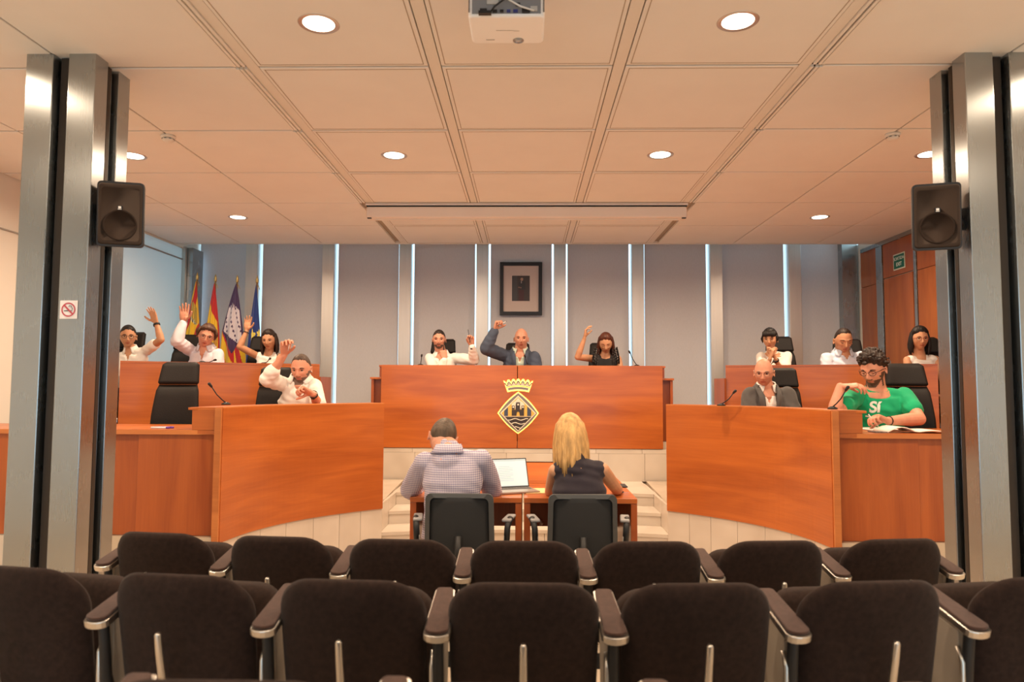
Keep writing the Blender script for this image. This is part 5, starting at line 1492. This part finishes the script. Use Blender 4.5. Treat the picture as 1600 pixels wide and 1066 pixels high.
person('short-haired woman in a white t-shirt resting her chin on clasped hands',8.15,(1203,530.5,-26,6,0),(1189,553),(1230,552),
  dict(e=(1192,586),w=(1203,562),wdy=-.10,f=(.28,.1,1),n=(1,.2,0),pose='relaxed'), dict(e=(1224,586),w=(1212,562),wdy=-.10,f=(-.28,.1,1),n=(-1,.2,0),pose='relaxed',band='watch'),
  sex='f',skin='warm',top=('tshirt',(.78,.74,.68),'short'),cloth='white_tee',floor=ZR,hair=('pixie','black'),s=.99,lean=.1)
person('man in a pale blue shirt looking down at the right rear desk',7.88,(1317.5,532,-6,18,0),(1292,555),(1345,553),
  {}, {}, sex='m',skin='tan',top=('shirt',(.60,.66,.78),'elbow',.10),cloth='pale_blue_shirt',floor=ZR,hair=('receding','dark'),eyes='down',s=1.13,bulk=1.04,lean=.1,browc='dark')
person('woman in a white sleeveless top with black hair and glasses, beside the right pillar',7.35,(1437,529.5,-12,4,0),(1418,558),(1461,557),
  {}, {}, sex='f',skin='warm',top=('sleeveless',WHc,0),cloth='white_top_two',floor=ZR,hair=('bob','black'),glasses='red',s=1.0,lean=.1,hlen=-.155)
person('bald man in a grey jacket and thin glasses at the right front desk',6.50,(1193.5,582,-24,12,0),(1172,612),(1230,611),
  {}, {}, sex='m',skin='pink',top=('jacket',(.085,.078,.074),(.80,.76,.70)),cloth='grey_jacket',floor=ZF,hair=('fringe','grey'),glasses='thin',s=1.04,lean=.1,browc='grey')
green=person('man in a green t-shirt with curly dark hair at the right front desk',5.78,(1364,577,-48,20,0),(1338,612),(1413,612),
  dict(e=(1303,646),w=(1309,620),wdy=.02,f=(.9,-.35,.05),n=(0,.3,-1),pose='relaxed',hs=1.08), dict(e=(1436,655),w=(1384,658),wdy=-.14,f=(-1,-.25,.28),n=(0,-.3,-1),pose='pinch',band='thin',pen=((-.8,-.2,.9),.09,'white pen in the hand of the man in the green t-shirt','white')),
  sex='m',skin='pink',top=('tshirt',(.0,.36,.15),'short'),cloth='green_tee',floor=ZF,hair=('curly','dark'),beard='dark',glasses='black',eyes='down',s=1.1,lean=.12,lx=-.03,armk=1.05,bulk=1.04)
person('man in a blue checked shirt seen from behind, bent over the left table',4.36,(692,684,14,34,-14),(664,713),(752,709),
  dict(e=(641,765),es=1,w3=P(655,772,4.85),n=(0,.2,-1),f=(.3,1,-.1),pose='typing'), dict(e=(769,766),es=1,w3=P(764,768,4.78),n=(0,.2,-1),f=(-.3,1,-.1),pose='typing'),
  sex='m',skin='pink',top=('shirt',(.6,.6,.7),'long',0),cloth='checked_shirt',floor=-.055,hair=('crop','cropped'),s=1.04,away=True,lean=-.04,bulk=1.0,fold=.8,leg='khaki',seat=.43)
person('blonde woman in a black sleeveless top seen from behind at the right table',4.34,(891,680,0,10,2),(868,727),(941,725),
  dict(e=(860,768),es=1,w3=P(862,768,4.8),n=(0,.2,-1),f=(.3,1,-.1),pose='typing'), dict(e=(963,764),es=1,w3=P(966,768,4.85),n=(0,.2,-1),f=(-.2,1,-.1),pose='typing'),
  sex='f',skin='warm',top=('sleeveless',(.020,.014,.022),0),cloth='black_sleeveless',floor=-.055,hair=('longback','blonde'),s=1.06,away=True,lean=-.02,hlen=-.235,leg='black',seat=.43)
# printed word on the green t-shirt
gx=P(1364,633,5.6)

from mathutils.bvhtree import BVHTree
def print_on(root, cloth, body_, px, py, size, Ynear, mat_, name, bold=0, shear=0, lat=(1,0,0)):
    """flat print on cloth: the letters are draped on the garment along its own facing direction"""
    sh=[c for c in root.children if c.name.split('.')[0]==cloth][0]
    off=root.location; bv=BVHTree.FromPolygons([v.co+off for v in sh.data.vertices],[p.vertices[:] for p in sh.data.polygons])
    a=P(px,py,Ynear); b=P(px,py,Ynear+1); h,n_,_,_=bv.ray_cast(a,(b-a).normalized())
    if h is None: print('no hit'); return
    o=text(body_,size,mat_,None,(0,0,0),(0,0,0),.0,name,bold,shear) if isinstance(body_,str) else MB().add([(x,y,0) for x,y in body_],[tuple(range(len(body_)))]).build(name,mat_)
    bm=bmesh.new(); bm.from_mesh(o.data); bmesh.ops.triangulate(bm,faces=bm.faces)
    for _ in range(3):
        ed=[e for e in bm.edges if e.calc_length()>.012]
        if ed: bmesh.ops.subdivide_edges(bm,edges=ed,cuts=1); bmesh.ops.triangulate(bm,faces=bm.faces)
    n=V((n_.x,n_.y,n_.z*.5)).normalized()
    if n.y>0: n=-n
    X=V(lat); X=(X-n*X.dot(n)).normalized(); Z=n.cross(X)*-1
    if Z.z<0: Z=-Z
    for v in bm.verts:
        p=h+X*v.co.x+Z*v.co.y; q,_,_,_=bv.ray_cast(p+n*.15,-n)
        v.co=((q if q is not None else p)+n*.004)-off
    bm.to_mesh(o.data); bm.free(); o.parent=sh; o.location=(0,0,0); return o
PRW=mat('print_white',(.75,.78,.72),.8)
print_on(green,'t_shirt','S\u00ed',1366,637,.120,5.2,PRW,'printed_word',bold=.004,shear=.15)
print_on(green,'t_shirt',[(-.045,-.004),(.045,-.004),(.045,.008),(-.045,.008)],1362,652,1,5.2,PRW,'printed_line')

# ruffles with pale embroidery on the black top
BT=MATS['cloth_black_top']; EMB=mat('embroidery_pale',(.45,.42,.40),.8)
topo=[c for c in ruf.children if c.name.split('.')[0]=='top'][0]; off=ruf.location
for s_,(cx,cy) in ((-1,(935,552)),(1,(958,552))):
    for k in range(3):
        vs=[];fs=[]; n=26
        for i in range(n+1):
            t=i/n; a=P(cx+s_*(2+k*3)-s_*4*(1-t),cy-6+26*t-k*1.5,8.50-.04*sin(t*pi)); w_=.016+.004*k
            o_=V((s_*w_*(.6+.4*sin(t*pi)),-.035+.016*sin(t*40+k),.012*sin(t*47)))
            vs+=[a-off,a+o_-off]
        for i in range(n): b=2*i; fs.append((b,b+1,b+3,b+2))
        r_=MB().add(vs,fs,smooth=True).build('ruffle',BT,topo); md=r_.modifiers.new('s','SOLIDIFY'); md.thickness=.003
        if k==1:
            mb=MB()
            for i in range(3,n-2,3): p=V(vs[2*i+1]); mb.sphere(p+V((0,-.004,0)),.005,n=6)
            mb.build('embroidery',EMB,topo)
